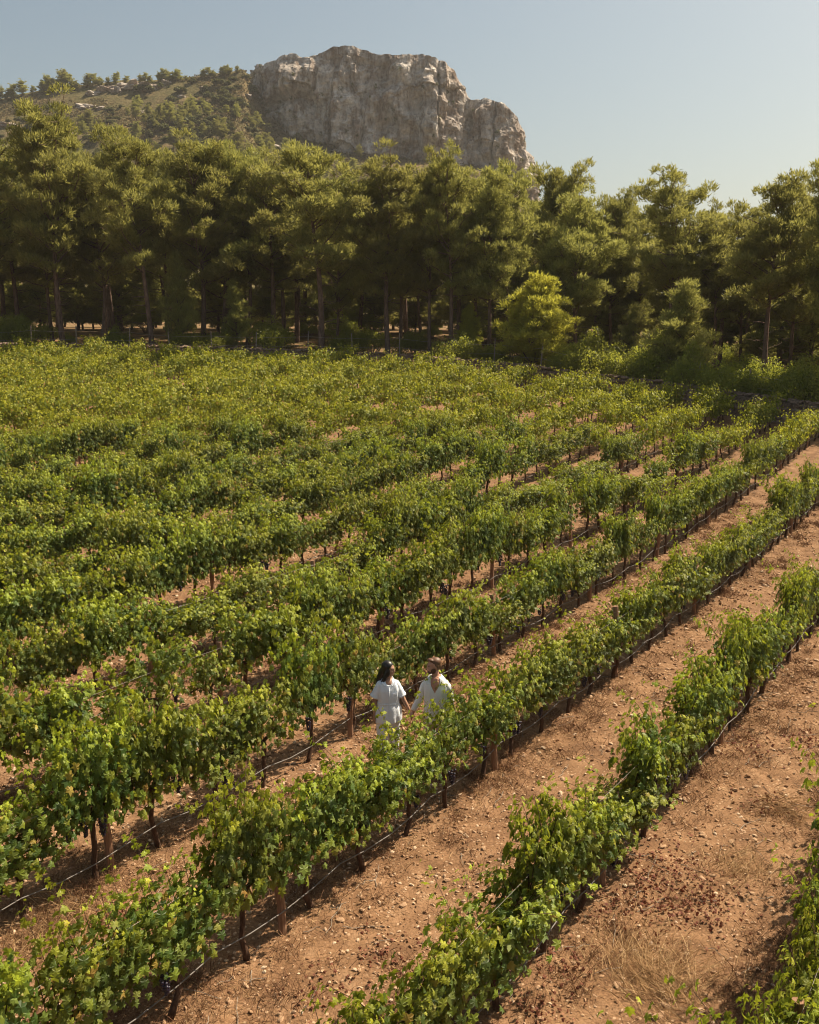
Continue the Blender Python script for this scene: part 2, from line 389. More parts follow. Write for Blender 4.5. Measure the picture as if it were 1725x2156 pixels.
# plateau running back from the brink
nb = 26; bk = np.linspace(0, 1, nb + 1)[1:][:, None]
Xt = Xc[-1][None] + 0 * bk + np.where(cpx > 960, -30, 0)[None] * bk; Yt = Yc[-1][None] + bk * 90
Zt = Zc[-1][None] + 2.5 * fbm(Xt / 12, Yt / 12, 3.0, 4) * np.clip(bk * 6, 0, 1) - 10 * bk ** 2 - 55 * np.clip(bk - 0.75, 0, 1) * 4 * 0.6
Xc, Yc, Zc = np.vstack([Xc, Xt]), np.vstack([Yc, Yt]), np.vstack([Zc, Zt])
n1, n2 = Xc.shape; ii = (np.arange(n1 - 1)[:, None] * n2 + np.arange(n2 - 1)[None]).ravel()
mb = MB(); mb.add(np.stack([Xc, Yc, Zc], -1), np.stack([ii, ii + 1, ii + n2 + 1, ii + n2], -1))
tag(obj('rock_cliff', mb.mesh('rock_cliff', M['cliff'], False)), kind='structure')
CLX, CLY, CLZ = Xc, Yc, Zc

# boulders and ledges breaking out of the hillside
def blob(seed, n=3, jit=0.3, flat_=1.0):
    """small faceted rock from a subdivided octahedron"""
    V = [np.array(v, float) for v in ((1,0,0),(-1,0,0),(0,1,0),(0,-1,0),(0,0,1),(0,0,-1))]
    Fc = [(0,2,4),(2,1,4),(1,3,4),(3,0,4),(2,0,5),(1,2,5),(3,1,5),(0,3,5)]
    for _ in range(n):
        c = {}; N = []
        def m(a, b):
            k = (min(a, b), max(a, b))
            if k not in c: q = V[a] + V[b]; V.append(q / np.linalg.norm(q)); c[k] = len(V) - 1
            return c[k]
        for a, b, d in Fc:
            ab, bd, da = m(a, b), m(b, d), m(d, a); N += [(a, ab, da), (ab, b, bd), (da, bd, d), (ab, bd, da)]
        Fc = N
    V = np.array(V); V = np.sign(V) * np.abs(V) ** 0.75
    r = 1 + jit * fbm(V[:, 0] * 1.6 + seed * 7.7, V[:, 1] * 1.6, V[:, 2] * 1.6 + seed, 3) * 1.6
    V = V * r[:, None]; V[:, 2] *= flat_
    return V, np.array(Fc)
rk = [ (lambda v: (lambda b: (b.add(*v), b.mesh('outcrop', M['cliff']))[1])(MB()))(blob(s, 3, 0.55, 0.8)) for s in range(4) ]
spots = [(195, .965, 5, 1.6), (222, .975, 6, 2.1), (247, .972, 5, 2.4), (275, .978, 8, 2.6), (300, .972, 7, 2.2), (330, .976, 6, 2.0), (352, .985, 4, 1.6),
         (180, .93, 6, 1.7), (212, .92, 4, 1.3), (15, .86, 6, 1.8), (580, .86, 7, 3.2), (556, .845, 4, 2), (640, .93, 4, 1.6), (668, .93, 3, 1.4), (430, .955, 3, 1.3), (383, .94, 3, 1.2),
         (870, 1.0, 9, 3.4), (905, 1.0, 8, 4.5), (930, .995, 7, 3.0), (960, .99, 6, 2.2), (120, .88, 5, 1.5), (300, .90, 3, 1.2), (520, .93, 3, 1.3), (536, .985, 5, 3), (552, .99, 6, 3.5), (575, .99, 5, 3), (610, .99, 6, 2.6), (655, .99, 5, 2.2), (720, .99, 6, 2.5), (790, .99, 7, 3)]
ordn = 'first second third fourth fifth sixth seventh eighth ninth tenth eleventh twelfth thirteenth fourteenth fifteenth sixteenth seventeenth eighteenth nineteenth twentieth'.split()
tens = {20: 'twenty', 30: 'thirty', 40: 'forty', 50: 'fifty', 60: 'sixty', 70: 'seventy', 80: 'eighty', 90: 'ninety'}
def nth(i):
    """i from 0"""
    k = i + 1
    if k <= 20: return ordn[i]
    d, r = k // 10 * 10, k % 10
    return tens[d] + '-' + ordn[r - 1] if r else tens[d][:-1] + 'ieth'
for i, (px, t, a, b) in enumerate(sorted(spots)):
    x, y, z = (float(q) for q in hill_pos(px, min(t, 1.0)))
    o = obj('rock_outcrop', rk[i % 4], None, (x, y, z - 0.25 * b), (0.15 * math.sin(i * 2.1), 0.2 * math.cos(i * 1.7), i * 1.3), (a * 0.62, a * 0.5, b * .8))
    tag(o, 'weathered limestone outcrop on the hillside, %s from the left' % nth(i), 'rock', 'rock outcrops on the hillside')

# ------------------------------------------------------------------ dry stone wall at the end of the field
WALLH = 1.2
wp = [hit(px, py, WALLH)[:2] for px, py in ((0, 722), (330, 728), (660, 738), (820, 744), (1060, 764), (1300, 792), (1725, 850))]
d0 = unit(wp[0] - wp[1]); d1 = unit(wp[-1] - wp[-2])
wp = np.array([wp[0] + d0 * 34] + wp + [wp[-1] + d1 * 14])
wseg = np.concatenate([[0], np.cumsum(np.linalg.norm(np.diff(wp, axis=0), axis=1))]); WL = wseg[-1]
def wall_at(s):
    x, y = np.interp(s, wseg, wp[:, 0]), np.interp(s, wseg, wp[:, 1])
    e = 0.4; tx, ty = np.interp(s + e, wseg, wp[:, 0]) - np.interp(s - e, wseg, wp[:, 0]), np.interp(s + e, wseg, wp[:, 1]) - np.interp(s - e, wseg, wp[:, 1])
    l = np.hypot(tx, ty) + 1e-9
    return x, y, tx / l, ty / l        # the wood lies on the left of (t) seen going right: normal away from the field = (ty,-tx)*-1
def wall_y(x): return np.interp(x, wp[:, 0], wp[:, 1])
wall = tag(obj('stone_wall', None), 'low dry stone wall between the vines and the pine wood', 'stone wall')
mb = MB(); sl_ = np.arange(0, WL, 0.6); x, y, tx, ty = wall_at(sl_); nxw, nyw = -ty, tx
nxw, nyw = np.where(nyw < 0, -nxw, nxw), np.abs(nyw)
g = ter(x, y); top = g + WALLH - 0.16
ring = np.stack([np.stack([x + nxw * a, y + nyw * a, zz], -1) for a, zz in ((0.06, g - 0.2), (0.06, top), (0.52, top), (0.52, g - 0.2))], 1)
n = len(sl_); i0 = (np.arange(n - 1) * 4)[:, None]; j = np.arange(3)[None]
mb.add(ring.reshape(-1, 3), np.stack([i0 + j, i0 + j + 1, i0 + 4 + j + 1, i0 + 4 + j], -1).reshape(-1, 4))
obj('wall_core', mb.mesh('wall_core', M['wall_stone']), wall)
stone_me = []; stone_raw = []
for s in range(6):
    V, Fc = blob(20 + s, 1, 0.5); V = np.sign(V) * np.abs(V) ** 0.6 * 0.52; stone_raw.append((V, Fc))
    b = MB(); b.add(V, Fc); stone_me.append(b.mesh('wall_stone', M['wall_stone']))
r = np.random.default_rng(3); stones = []
zc = -0.05; course = 0
while zc < WALLH - 0.12:
    hgt = r.uniform(0.15, 0.24); s = r.uniform(0, 0.3); last = zc + hgt > WALLH - 0.14
    while s < WL:
        L = r.uniform(0.16, 0.52) * (1.15 if last else 1.0); hh = hgt * r.uniform(0.85, 1.08)
        stones.append((s + L / 2, zc + hgt / 2 + r.normal(0, .022), L * 0.99, hh * r.uniform(.9, 1.25), last)); s += L
    zc += hgt
st = np.array(stones); x, y, tx, ty = wall_at(st[:, 0]); nxw, nyw = -ty, tx
sg = np.where(nyw < 0, -1, 1); nxw, nyw = nxw * sg, nyw * sg
dep = np.where(st[:, 4] > 0, 0.56, 0.26)
off = np.where(st[:, 4] > 0, 0.28, 0.10) + r.uniform(-0.035, 0.035, len(st))
px_, py_ = x + nxw * off, y + nyw * off; pz_ = ter(px_, py_) + st[:, 1]
sxp, syp = proj(px_, py_, pz_); big = st[:, 2] * st[:, 3] / (py_ ** 2) * ((sxp > 0) & (sxp < 1725)) * (st[:, 1] > 0.75)
sel = set(np.argsort(-big)[:300].tolist()); rest = MB()
for i in range(len(st)):
    ang = math.atan2(ty[i], tx[i]) + r.normal(0, 0.03); sc = (st[i, 2], dep[i], st[i, 3])
    if i in sel:
        obj('stone', stone_me[i % 6], wall, (px_[i], py_[i], pz_[i]), (r.normal(0, .10), r.normal(0, .13), ang), sc)
    else:
        V, Fc = stone_raw[i % 6]; c, s_ = math.cos(ang), math.sin(ang); q = V * np.array(sc)
        rest.add(np.stack([q[:, 0] * c - q[:, 1] * s_ + px_[i], q[:, 0] * s_ + q[:, 1] * c + py_[i], q[:, 2] + pz_[i]], -1), Fc)
tag(obj('rubble', rest.mesh('rubble', M['wall_stone']), wall), kind='stuff')

# wire fence on stakes behind the wall
fence = tag(obj('wire_fence', None), 'wire fence on thin grey stakes just behind the stone wall', 'fence')
ps = []
for s in np.arange(2, WL - 1, 3.4):
    s = s + r.uniform(-.5, .5); x, y, tx, ty = (float(q) for q in wall_at(s)); nx_, ny_ = (-ty, tx) if tx > 0 else (ty, -tx)
    x, y = x + nx_ * 1.5, y + ny_ * 1.5; g = float(ter(x, y)); hh = r.uniform(1.9, 2.5); lx, ly = r.normal(0, .08, 2)
    b = MB(); b.add(*tube([(0, 0, -.2), (lx * .5, ly * .5, hh * .5), (lx, ly, hh)], [.05, .045, .035], 6))
    obj('stake', b.mesh('stake', M['stake_wood']), fence, (x, y, g)); ps.append((x + lx * .8, y + ly * .8, g + hh * .85))
for dz in (0, -0.6):
    b = MB(); pts = []
    for a, c in zip(ps[:-1], ps[1:]):
        for k in range(4): q = np.array(a) + (np.array(c) - np.array(a)) * k / 4; q[2] -= .06 * math.sin(math.pi * k / 4); pts.append(q + [0, 0, dz])
    b.add(*tube(pts, .008, 4, False)); obj('wire', b.mesh('wire', M['wire']), fence)
s0 = np.interp(1465, [1300, 1725], [wseg[6], wseg[7]]); x, y, tx, ty = (float(q) for q in wall_at(s0))
b = MB(); b.add(*tube([(0, 0, -.1), (.05, 0, 1.0), (.0, .02, 1.75), (.12, .05, 2.3)], [.07, .06, .05, .02], 6))
b.add(*tube([(0, .02, 1.7), (.35, .05, 1.35), (.62, .1, .7), (.7, .1, -.1)], [.04, .05, .05, .05], 6)); b.add(*tube([(0, .02, 1.6), (-.3, .05, 1.15), (-.5, .1, .85)], [.03, .035, .02], 5))
obj('brace', b.mesh('brace', M['stake_wood']), fence, (x + .9, y + 1.2, float(ter(x, y + 1.2))))
# ------------------------------------------------------------------ pines
def needles(r, cen, dirs, n, length, width, spread):
    """tufts of thin blades: cen, dirs (T,3) -> triangles"""
    T = len(cen); d = np.repeat(dirs, n, 0) + r.normal(0, spread, (T * n, 3)); d = unit(d)
    p = np.repeat(cen, n, 0) + r.normal(0, 0.10, (T * n, 3)) * length / 0.4
    sd = unit(np.cross(d, r.normal(0, 1, (T * n, 3)))); L = length * r.uniform(0.6, 1.2, T * n)[:, None]; W = width * r.uniform(0.7, 1.3, T * n)[:, None]
    V = np.stack([p - sd * W * 0.35, p + d * L * 0.45 + sd * W * 0.5, p + d * L, p + d * L * 0.45 - sd * W * 0.5], 1)
    return V.reshape(-1, 3), np.arange(T * n * 4).reshape(-1, 4)

def lobe(r, c, rad, nt, low=-0.35, flat_=0.72):
    v = unit(r.normal(0, 1, (nt * 3, 3))); v = v[v[:, 2] > low][:nt]
    rr = rad * r.uniform(0.62, 1.0, len(v))[:, None]
    pos = c + v * rr * np.array([r.uniform(.7, 1.4), r.uniform(.7, 1.4), flat_ * r.uniform(.7, 1.2)])
    return pos, unit(v * 0.75 + np.array([0, 0, 0.75]) + r.normal(0, 0.2, v.shape))

def make_pine(seed, Ht, cb, R, lean=0.0, dens=1.0, nbr=30, top_r=0.60, low_dead=14, lob=(0.34, 0.84), blade=(0.38, 0.066), young=False, mat='pine'):
    r = np.random.default_rng(seed)
    zs = np.linspace(0, Ht * 0.95, 12); bend = r.normal(0, 1, 2) * 0.02 * Ht
    tp = np.stack([lean * (zs / Ht) ** 1.3 * Ht * 0.25 + bend[0] * np.sin(zs / Ht * 3.6), bend[1] * np.sin(zs / Ht * 3.0 + 0.5), zs], -1); tp -= tp[0]
    tr = MB(); br_ = 0.0135 * Ht + 0.03; tr.add(*tube(np.vstack([tp[0] - [0, 0, 0.3], tp]), np.concatenate([[br_ * 1.25], br_ * (1 - 0.86 * zs / zs[-1])]), 8))
    bm = tr; cen, dirs, rads = [], [], []
    for k in range(nbr):
        u = (k + r.uniform(0, 1)) / nbr; h = cb + (0.96 - cb) * u ** 0.9; z = h * Ht
        az = r.uniform(0, 6.28); prof = (math.sin(math.pi * min(1, (0.22 + u * 0.78))) ** 0.6) * (1 - u) + top_r * u
        L = R * prof * r.uniform(0.45, 1.28); el = math.radians(r.uniform(-4, 40) + 30 * u ** 2)
        base = np.array([np.interp(z, zs, tp[:, 0]), np.interp(z, zs, tp[:, 1]), min(z, zs[-1])])
        d = np.array([math.cos(az) * math.cos(el), math.sin(az) * math.cos(el), math.sin(el)]); sdv = np.array([-math.sin(az), math.cos(az), 0.1])
        q = np.linspace(0, 1, 6)[:, None]; pts = base + d * L * q + np.array([0, 0, 1]) * L * 0.22 * q ** 2 + r.normal(0, 0.035, (6, 3)) * L * q
        bm.add(*tube(pts, np.linspace(0.05, 0.014, 6) * (0.6 + Ht / 22), 5))
        nl = max(2, int(round(L / 0.55 + r.uniform(0, 1))))
        for m in range(nl):
            f = r.uniform(0.32, 1.08); c = base + d * L * f + np.array([0, 0, 1]) * L * 0.22 * f * f
            lat = r.normal(0, 0.30) * L * (0.35 + 0.5 * f); c2 = c + sdv * lat + np.array([0, 0, r.normal(0.05, 0.22)])
            if abs(lat) > 0.25: bm.add(*tube([c, (c + c2) / 2 + [0, 0, -.03], c2], [.018, .012, .006], 4))
            rad = r.uniform(*lob) * (0.8 + 0.2 * (1 - u))
            p, dd = lobe(r, c2, rad, int(25 * dens * (rad / 0.7) ** 1.7) + 5); cen.append(p); dirs.append(dd)
    c = tp[-1] + [0, 0, 0.1]; p, dd = lobe(r, c, lob[0], int(20 * dens)); cen.append(p); dirs.append(dd)
    for k in range(low_dead):
        z = Ht * r.uniform(0.14, cb + 0.05); az = r.uniform(0, 6.28); L = r.uniform(0.6, 2.0)
        base = np.array([np.interp(z, zs, tp[:, 0]), np.interp(z, zs, tp[:, 1]), z]); q = np.linspace(0, 1, 5)[:, None]
        pts = base + np.array([math.cos(az), math.sin(az), r.uniform(-.1, .35)]) * L * q + r.normal(0, .06, (5, 3)) * q
        bm.add(*tube(pts, np.linspace(.03, .008, 5), 4))
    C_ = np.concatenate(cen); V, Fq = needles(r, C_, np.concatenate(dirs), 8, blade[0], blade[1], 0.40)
    tip_sun = np.concatenate([np.clip(r.uniform(0, .5) + r.uniform(-.25, .35, len(c_)) + .55 * (c_[:, 2] - c_[:, 2].mean()) / (np.ptp(c_[:, 2]) + .1), 0, 1) for c_ in cen]); tip_sun_v = np.repeat(tip_sun, 8 * 4) * np.tile([0, .6, 1.0, .6], len(tip_sun) * 8)  # paler new-growth tips, plus lobe tops painted lighter as if sunlit
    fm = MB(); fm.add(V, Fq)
    return dict(H=float(np.quantile(V[:, 2], .999)), R=R, trunk=tr.mesh('trunk', M['pine_bark'], True), crown=fm.mesh('crown', M[mat], False, {'young': tip_sun_v}))

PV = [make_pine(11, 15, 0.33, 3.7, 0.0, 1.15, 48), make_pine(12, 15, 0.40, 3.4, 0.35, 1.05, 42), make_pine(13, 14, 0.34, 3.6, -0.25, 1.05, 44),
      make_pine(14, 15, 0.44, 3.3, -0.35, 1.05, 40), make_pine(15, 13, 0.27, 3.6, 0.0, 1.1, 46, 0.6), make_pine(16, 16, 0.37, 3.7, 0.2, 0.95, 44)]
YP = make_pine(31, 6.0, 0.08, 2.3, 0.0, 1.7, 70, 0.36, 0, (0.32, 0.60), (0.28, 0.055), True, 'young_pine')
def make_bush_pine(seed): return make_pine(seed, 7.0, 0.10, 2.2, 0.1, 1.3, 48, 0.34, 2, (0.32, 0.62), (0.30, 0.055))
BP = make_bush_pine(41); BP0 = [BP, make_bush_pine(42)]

def place_pine(v, x, y, h, wid, rz, label, group, cat='pine tree', name='pine_tree', z=None):
    s = h / v['H']; k = wid / v['R'] if wid else s
    e = obj(name, None, None, (x, y, float(ter(x, y)) if z is None else z), (0, 0, rz), (k, k, s))
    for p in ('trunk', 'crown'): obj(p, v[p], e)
    return tag(e, label, cat, group)

def behind(px, d, zref=4.5):
    """ground point on the bearing px, d metres behind the wall"""
    Yl, Yh = 30.0, 120.0
    for _ in range(40):
        Y = (Yl + Yh) / 2; x = xat(px, Y, float(ter(0, Y)))
        if Y < float(wall_y(x)) + d: Yl = Y
        else: Yh = Y
    return x, Y
# trunk bearing, metres behind the wall, top py, half width in px, variant, turn, description
front = [
 (-40, 4, 300, 105, 1, 0.3, 'dark pine cut off by the left edge of the picture'),
 (40, 9, 310, 80, 3, 1.0, 'slim dark pine left of the tallest pine'),
 (135, 5, 188, 108, 0, 2.0, 'tallest pine of the wood, rising high at the left'),
 (232, 10, 285, 70, 5, 0.6, 'narrow pine just right of the tallest pine'),
 (322, 3.5, 262, 88, 1, 3.4, 'pine with a long bare leaning trunk left of centre'),
 (428, 6, 272, 98, 0, 5.1, 'broad olive pine with the domed crown left of centre'),
 (520, 9, 300, 78, 2, 1.2, 'pale pine standing back left of the curved trunk'),
 (676, 3.5, 300, 106, 3, 1.0, 'pine with a bare curved trunk near the middle of the wall'),
 (600, 11, 312, 80, 5, 2.2, 'pine set back behind the curved trunk on its left'),
 (818, 4.5, 305, 98, 0, 0.9, 'full pine below the middle of the cliff'),
 (905, 6, 318, 76, 2, 2.7, 'pine in the trunk cluster below the right half of the cliff'),
 (948, 5.5, 308, 80, 5, 4.0, 'pine with a peaked crown below the right half of the cliff'),
 (1030, 8, 338, 82, 0, 3.0, 'spreading pine left of the bright young pine'),
 (1072, 11, 335, 68, 1, 2.0, 'pine peeping over the bright young pine'),
 (1172, 19, 340, 84, 4, 1.7, 'dark pine at the right foot of the cliff'),
 (1214, 13, 402, 92, 4, 0.2, 'rounded pine with clear trunk behind the bright young pine'),
 (1290, 20, 392, 70, 2, 4.4, 'hazy pine standing back right of the rounded pine'),
 (1400, 15, 365, 98, 1, 4.6, 'tall open pine at the right, left of the long dark trunk'),
 (1500, 18, 425, 70, 5, 3.3, 'lower pine in the dip of the treetops at the right'),
 (1345, 24, 415, 60, 0, 1.1, 'small-looking far pine in the dip of the treetops'),
 (1608, 7, 362, 98, 3, 4.2, 'tall pine with a long dark trunk near the right edge'),
 (1728, 7, 336, 92, 2, 0.8, 'tall dark pine cut off by the right edge'),
 (1660, 17, 390, 75, 0, 2.9, 'pine seen between the two tall pines at the right edge'),
 (1560, 22, 425, 65, 4, 5.0, 'far pine left of the long dark trunk'),
 (1830, 5, 330, 95, 5, 1.9, 'pine just beyond the right edge of the picture'),
 (-150, 6, 290, 110, 0, 4.0, 'pine just beyond the left edge of the picture')]
for px, d, tp, hw, v, rz, lab in front:
    x, y = behind(px, d); g = float(ter(x, y)); h = (zat(tp, y) - g); dist = y * 1.0
    place_pine(PV[v], x, y, h, hw / F * dist * 0.98, rz, lab, 'pines of the wood behind the wall')
# the depth of the wood
sil = np.array([(-200, 300), (0, 300), (60, 290), (215, 285), (340, 295), (430, 285), (520, 305), (640, 305), (770, 345), (830, 320), (940, 320), (1030, 345), (1110, 355),
                (1170, 355), (1240, 400), (1290, 425), (1345, 420), (1400, 385), (1500, 435), (1545, 435), (1610, 385), (1725, 360), (1950, 350)], float)
r = np.random.default_rng(23)
deep = [(px + r.uniform(-22, 22), d + r.uniform(-2, 2), d) for d in (9, 15, 21, 28, 36) for px in np.arange(-160 + 20 * (d % 2), 1900, 118 + d * 0.5)]
lines = {9: 'second', 15: 'third', 21: 'fourth', 28: 'fifth', 36: 'last'}; cntd = {}
for i, (px, d, ln_) in enumerate(deep):
    if 1040 < px < 1780 and d < 18: continue
    x, y = behind(px, max(d, 7.5)); g = float(ter(x, y)); tp = np.interp(px, sil[:, 0], sil[:, 1]) + r.uniform(12, 95)
    h = zat(tp, y) - g; h = min(h, 19)
    place_pine(PV[r.integers(0, 6)], x, y, h, h * r.uniform(0.20, 0.26), r.uniform(0, 6.28), 'shaded pine in the %s line of trunks back, %s from the left' % (lines[ln_], nth(cntd.setdefault(ln_, 0))), 'pines deeper in the wood'); cntd[ln_] += 1
for i in range(80):     # low growth closing the view between the trunks
    px = -170 + (i + r.uniform(0, 1)) * 2080 / 80; x, y = behind(px, (22, 28, 33, 38)[i % 4] + r.uniform(-3, 3) + (4 if 1000 < px < 1800 else 0)); h = r.uniform(4.0, 7.0)
    place_pine(BP0[i % 2], x, y, h, h * r.uniform(.36, .48), r.uniform(0, 6.28), 'dark bushy undergrowth tree between the trunks, %s from the left' % nth(i), 'undergrowth trees in the wood', 'tree', 'undergrowth_tree')
# younger trees in front of the wood
def small(v, px, d, tp, hw, rz, lab, cat='pine tree', name='young_pine'):
    x, y = behind(px, d); g = float(ter(x, y)); h = zat(tp, y) - g
    place_pine(v, x, y, h, hw / F * y, rz, lab, 'young pines at the edge of the wood', cat, name)
small(YP, 1128, 4.0, 578, 84, 0.4, 'bright yellow-green young pine with round crown beside the wall')
small(BP, 1432, 4.5, 588, 78, 1.4, 'pale green bushy young pine right of the bright one')
small(BP, 378, 4.0, 528, 40, 2.2, 'thin young pine between bare trunks at the left')
small(BP, 498, 5.0, 590, 38, 3.9, 'small shaded young pine left of the curved trunk')
small(BP, 1150, 12.0, 470, 60, 5.0, 'grey-green young pine behind the bright young pine')
small(YP, 985, 7.0, 640, 30, 2.0, 'little young pine in the shade left of the bright one')
small(BP, 1330, 6.0, 640, 45, 0.9, 'small young pine in the dark gap at the right')

# ------------------------------------------------------------------ shrubs
def make_shrub(seed, mat, nleaf=9500, leaf=0.042, lumps=20):
    r = np.random.default_rng(seed); mb = MB(); sb = MB(); P_, D_ = [], []
    for k in range(lumps):
        a = r.uniform(0, 6.28); q = math.sqrt(r.uniform(0, 1)) * 0.72; c = np.array([math.cos(a) * q, math.sin(a) * q, 0.25 + (1 - q) * r.uniform(0.25, 0.75)])
        rad = r.uniform(0.22, 0.36); v = unit(r.normal(0, 1, (nleaf // lumps, 3))); v = v[v[:, 2] > -0.55]
        P_.append(c + v * rad * r.uniform(0.6, 1.05, len(v))[:, None]); D_.append(unit(v + r.normal(0, 0.5, v.shape) + [0, 0, .3]))
        q6 = np.linspace(0, 1, 5)[:, None]; sb.add(*tube(np.array([c[0] * .15, c[1] * .15, -.05]) * (1 - q6) + c * q6 + r.normal(0, .02, (5, 3)), np.linspace(.022, .008, 5), 4))
    p, d = np.concatenate(P_), np.concatenate(D_); p[:, 2] = np.abs(p[:, 2])
    T = np.array([(0, -.5, 0), (.42, .05, .06), (0, .6, 0), (-.42, .05, .06)])
    mb.add(*stamp(T, [np.array([[0, 1, 2, 3]])], p, frames(d, r.normal(0, 1, p.shape)), leaf * r.uniform(.7, 1.3, len(p))))
    return dict(foliage=mb.mesh('foliage', M[mat]), stems=sb.mesh('stems', M['pine_bark'], True))
SV = [make_shrub(51 + k, 'shrub') for k in range(4)]
DRY = make_shrub(61, 'dead_weed', 2600, 0.09)
def shrub(v, x, y, w, h, rz, label, group, z=None, name='shrub', cat='shrub'):
    e = obj(name, None, None, (x, y, (float(ter(x, y)) if z is None else z) - .05), (0, 0, rz), (w, w, h))
    for p in ('stems', 'foliage'): obj(p, v[p], e)
    return tag(e, label, cat, group)
near_sh = [(965, 2.5, 692, 55, 'leafy shrub behind the wall left of the bright young pine'), (1045, 4, 715, 40, 'low dark shrub at the left foot of the bright young pine'),
  (1185, 3, 735, 40, 'scraggly shrub at the right foot of the bright young pine'), (1255, 2.5, 698, 62, 'rounded shrub between the bright young pine and the green bush'),
  (1310, 2.2, 716, 58, 'bright green bush leaning over the wall'), (1215, 5, 690, 50, 'yellowish shrub just right of the bright young pine'),
  (1385, 3.5, 640, 66, 'tall olive shrub left of the pale bushy pine'), (1450, 2.2, 700, 62, 'dark shrub beneath the pale bushy pine'), (1530, 2.2, 705, 62, 'golden shrub left of the long dark trunk'),
  (1580, 2.5, 735, 46, 'low golden shrub at the foot of the long dark trunk'), (1680, 2.5, 722, 66, 'dark rounded shrub in the right corner by the wall'), (1740, 4, 690, 60, 'dark tall shrub at the right edge of the picture'),
  (1640, 7, 690, 60, 'shaded shrub behind the long dark trunk'), (40, 4, 652, 52, 'dark leafy shrub at the left edge of the wood'), (-25, 5, 665, 50, 'dark shrub cut off by the left edge'),
  (250, 5, 690, 30, 'low shrub between trunks at the left'), (390, 3, 672, 36, 'shrub at the foot of the thin young pine'), (465, 4, 690, 36, 'low shrub left of the small shaded young pine'),
  (575, 5, 672, 46, 'dark shrub left of the curved trunk'), (730, 5, 690, 40, 'low shrub right of the curved trunk'), (780, 8, 680, 44, 'shaded shrub below the full pine'), (870, 6, 690, 40, 'shrub among the trunk cluster')]
for i, (px, d, tp, hw, lab) in enumerate(near_sh):
    x, y = behind(px, d); g = float(ter(x, y)); w_ = hw / F * y * 1.25; shrub(SV[i % 4], x, y, w_, min(max(.9, zat(tp, y) - g), 1.45 * w_), i * 1.1, lab, 'shrubs between the wall and the pines')
for i in range(46):
    px = -150 + (i + r.uniform(0, 1)) * 2030 / 46; d = r.uniform(6, 34); x, y = behind(px, d); w_ = r.uniform(.9, 2.0)
    shrub(SV[r.integers(0, 4)], x, y, w_, w_ * r.uniform(.8, 1.4), r.uniform(0, 6), 'shaded low shrub among the trunks of the wood, %s from the left' % nth(i), 'undergrowth in the wood')
for i in range(26):
    px = (i + r.uniform(0, 1)) * 1750 / 26; x, y = behind(px, r.uniform(1.0, 2.6))
    shrub(DRY, x, y, r.uniform(.6, 1.1), r.uniform(.6, 1.2), r.uniform(0, 6), 'dry brown weed clump right behind the stone wall, %s from the left' % nth(i), 'dry weeds behind the wall', name='dry_weed', cat='weed')

# hillside growth: small trees on the ridge, on the brink, and scrub on the slope
HS = [make_shrub(71 + k, 'hill_shrub', 900, 0.20, 9) for k in range(3)]
def mini(v, x, y, z, s, h, name, label, group, cat):
    o = obj(name, v, None, (x, y, z), (0, 0, r.uniform(0, 6.28)), (s, s, h)); tag(o, label, cat, group); return o
ridge = [(-14, 24), (3, 22), (16, 15), (30, 26), (70, 14), (100, 25), (122, 18), (160, 15), (198, 22), (228, 12), (306, 17), (346, 22), (366, 15), (392, 10), (440, 18), (476, 18), (500, 12), (525, 10), (30, 26), (48, 24), (90, 20), (112, 22), (132, 30), (148, 26), (186, 20), (212, 16), (245, 20), (268, 14), (296, 13), (316, 14), (336, 16), (356, 19), (376, 20), (428, 14), (450, 13), (468, 14), (486, 14), (545, 9), (640, 8), (660, 9)]
for i, (px, hp_) in enumerate(sorted(set(ridge))):
    if px < 515:
        x, y, z = (float(q) for q in hill_pos(px, .99))
    else:
        k = int(np.argmin(np.abs(cpx[:300] - px))); x, y, z = CLX[nz + 1, k], CLY[nz + 1, k], CLZ[nz + 1, k]
    hh = hp_ / F * y * 1.15; v = PV[(4, 0, 2)[i % 3]]
    e = obj('ridge_pine', None, None, (x, y, z - .30 * hh - .5), (0, 0, i * 1.7), (hh / 13 * 1.7, hh / 13 * 1.7, hh / 13 * 1.15))
    obj('trunk', v['trunk'], e); obj('crown', v['crown'], e)
    tag(e, 'small wind-shaped pine on the skyline ridge, %s from the left' % nth(i), 'pine tree', 'small pines along the ridge')
for px, hp_, lab in ((806, 14, 'lone small pine on top of the cliff'), (842, 17, 'left one of the two joined bushy pines on the cliff top'), (858, 17, 'right one of the two joined bushy pines on the cliff top')):
    k = int(np.argmin(np.abs(cpx[:300] - px))); x, y, z = CLX[nz + 5, k], CLY[nz + 5, k], CLZ[nz + 5, k]; hh = hp_ / F * y * 1.5
    e = obj('clifftop_pine', None, None, (x, y, z - 1.5), (0, 0, px), (hh / 13 * 1.5, hh / 13 * 1.5, hh / 13)); obj('trunk', PV[4]['trunk'], e); obj('crown', PV[4]['crown'], e); tag(e, lab, 'pine tree', 'pines on the cliff top')
n = 0
while n < 290:
    px = r.uniform(-60, 760); t = r.uniform(.62, .985); ok = math.exp(-((px - 430) / 190) ** 2 - ((t - .84) / .11) ** 2)
    if r.uniform() > .18 + ok: continue
    x, y, z = (float(q) for q in hill_pos(px, t)); s = r.uniform(.9, 2.0) if r.uniform() < .65 else r.uniform(2.0, 3.4)
    mini(HS[n % 3]['foliage'], x, y, z - .3, s * r.uniform(.7, 1.6), s * r.uniform(.5, 1.2), 'hill_shrub', 'green shrub scattered on the dry hillside below the ridge', 'shrubs on the hillside', 'shrub'); n += 1
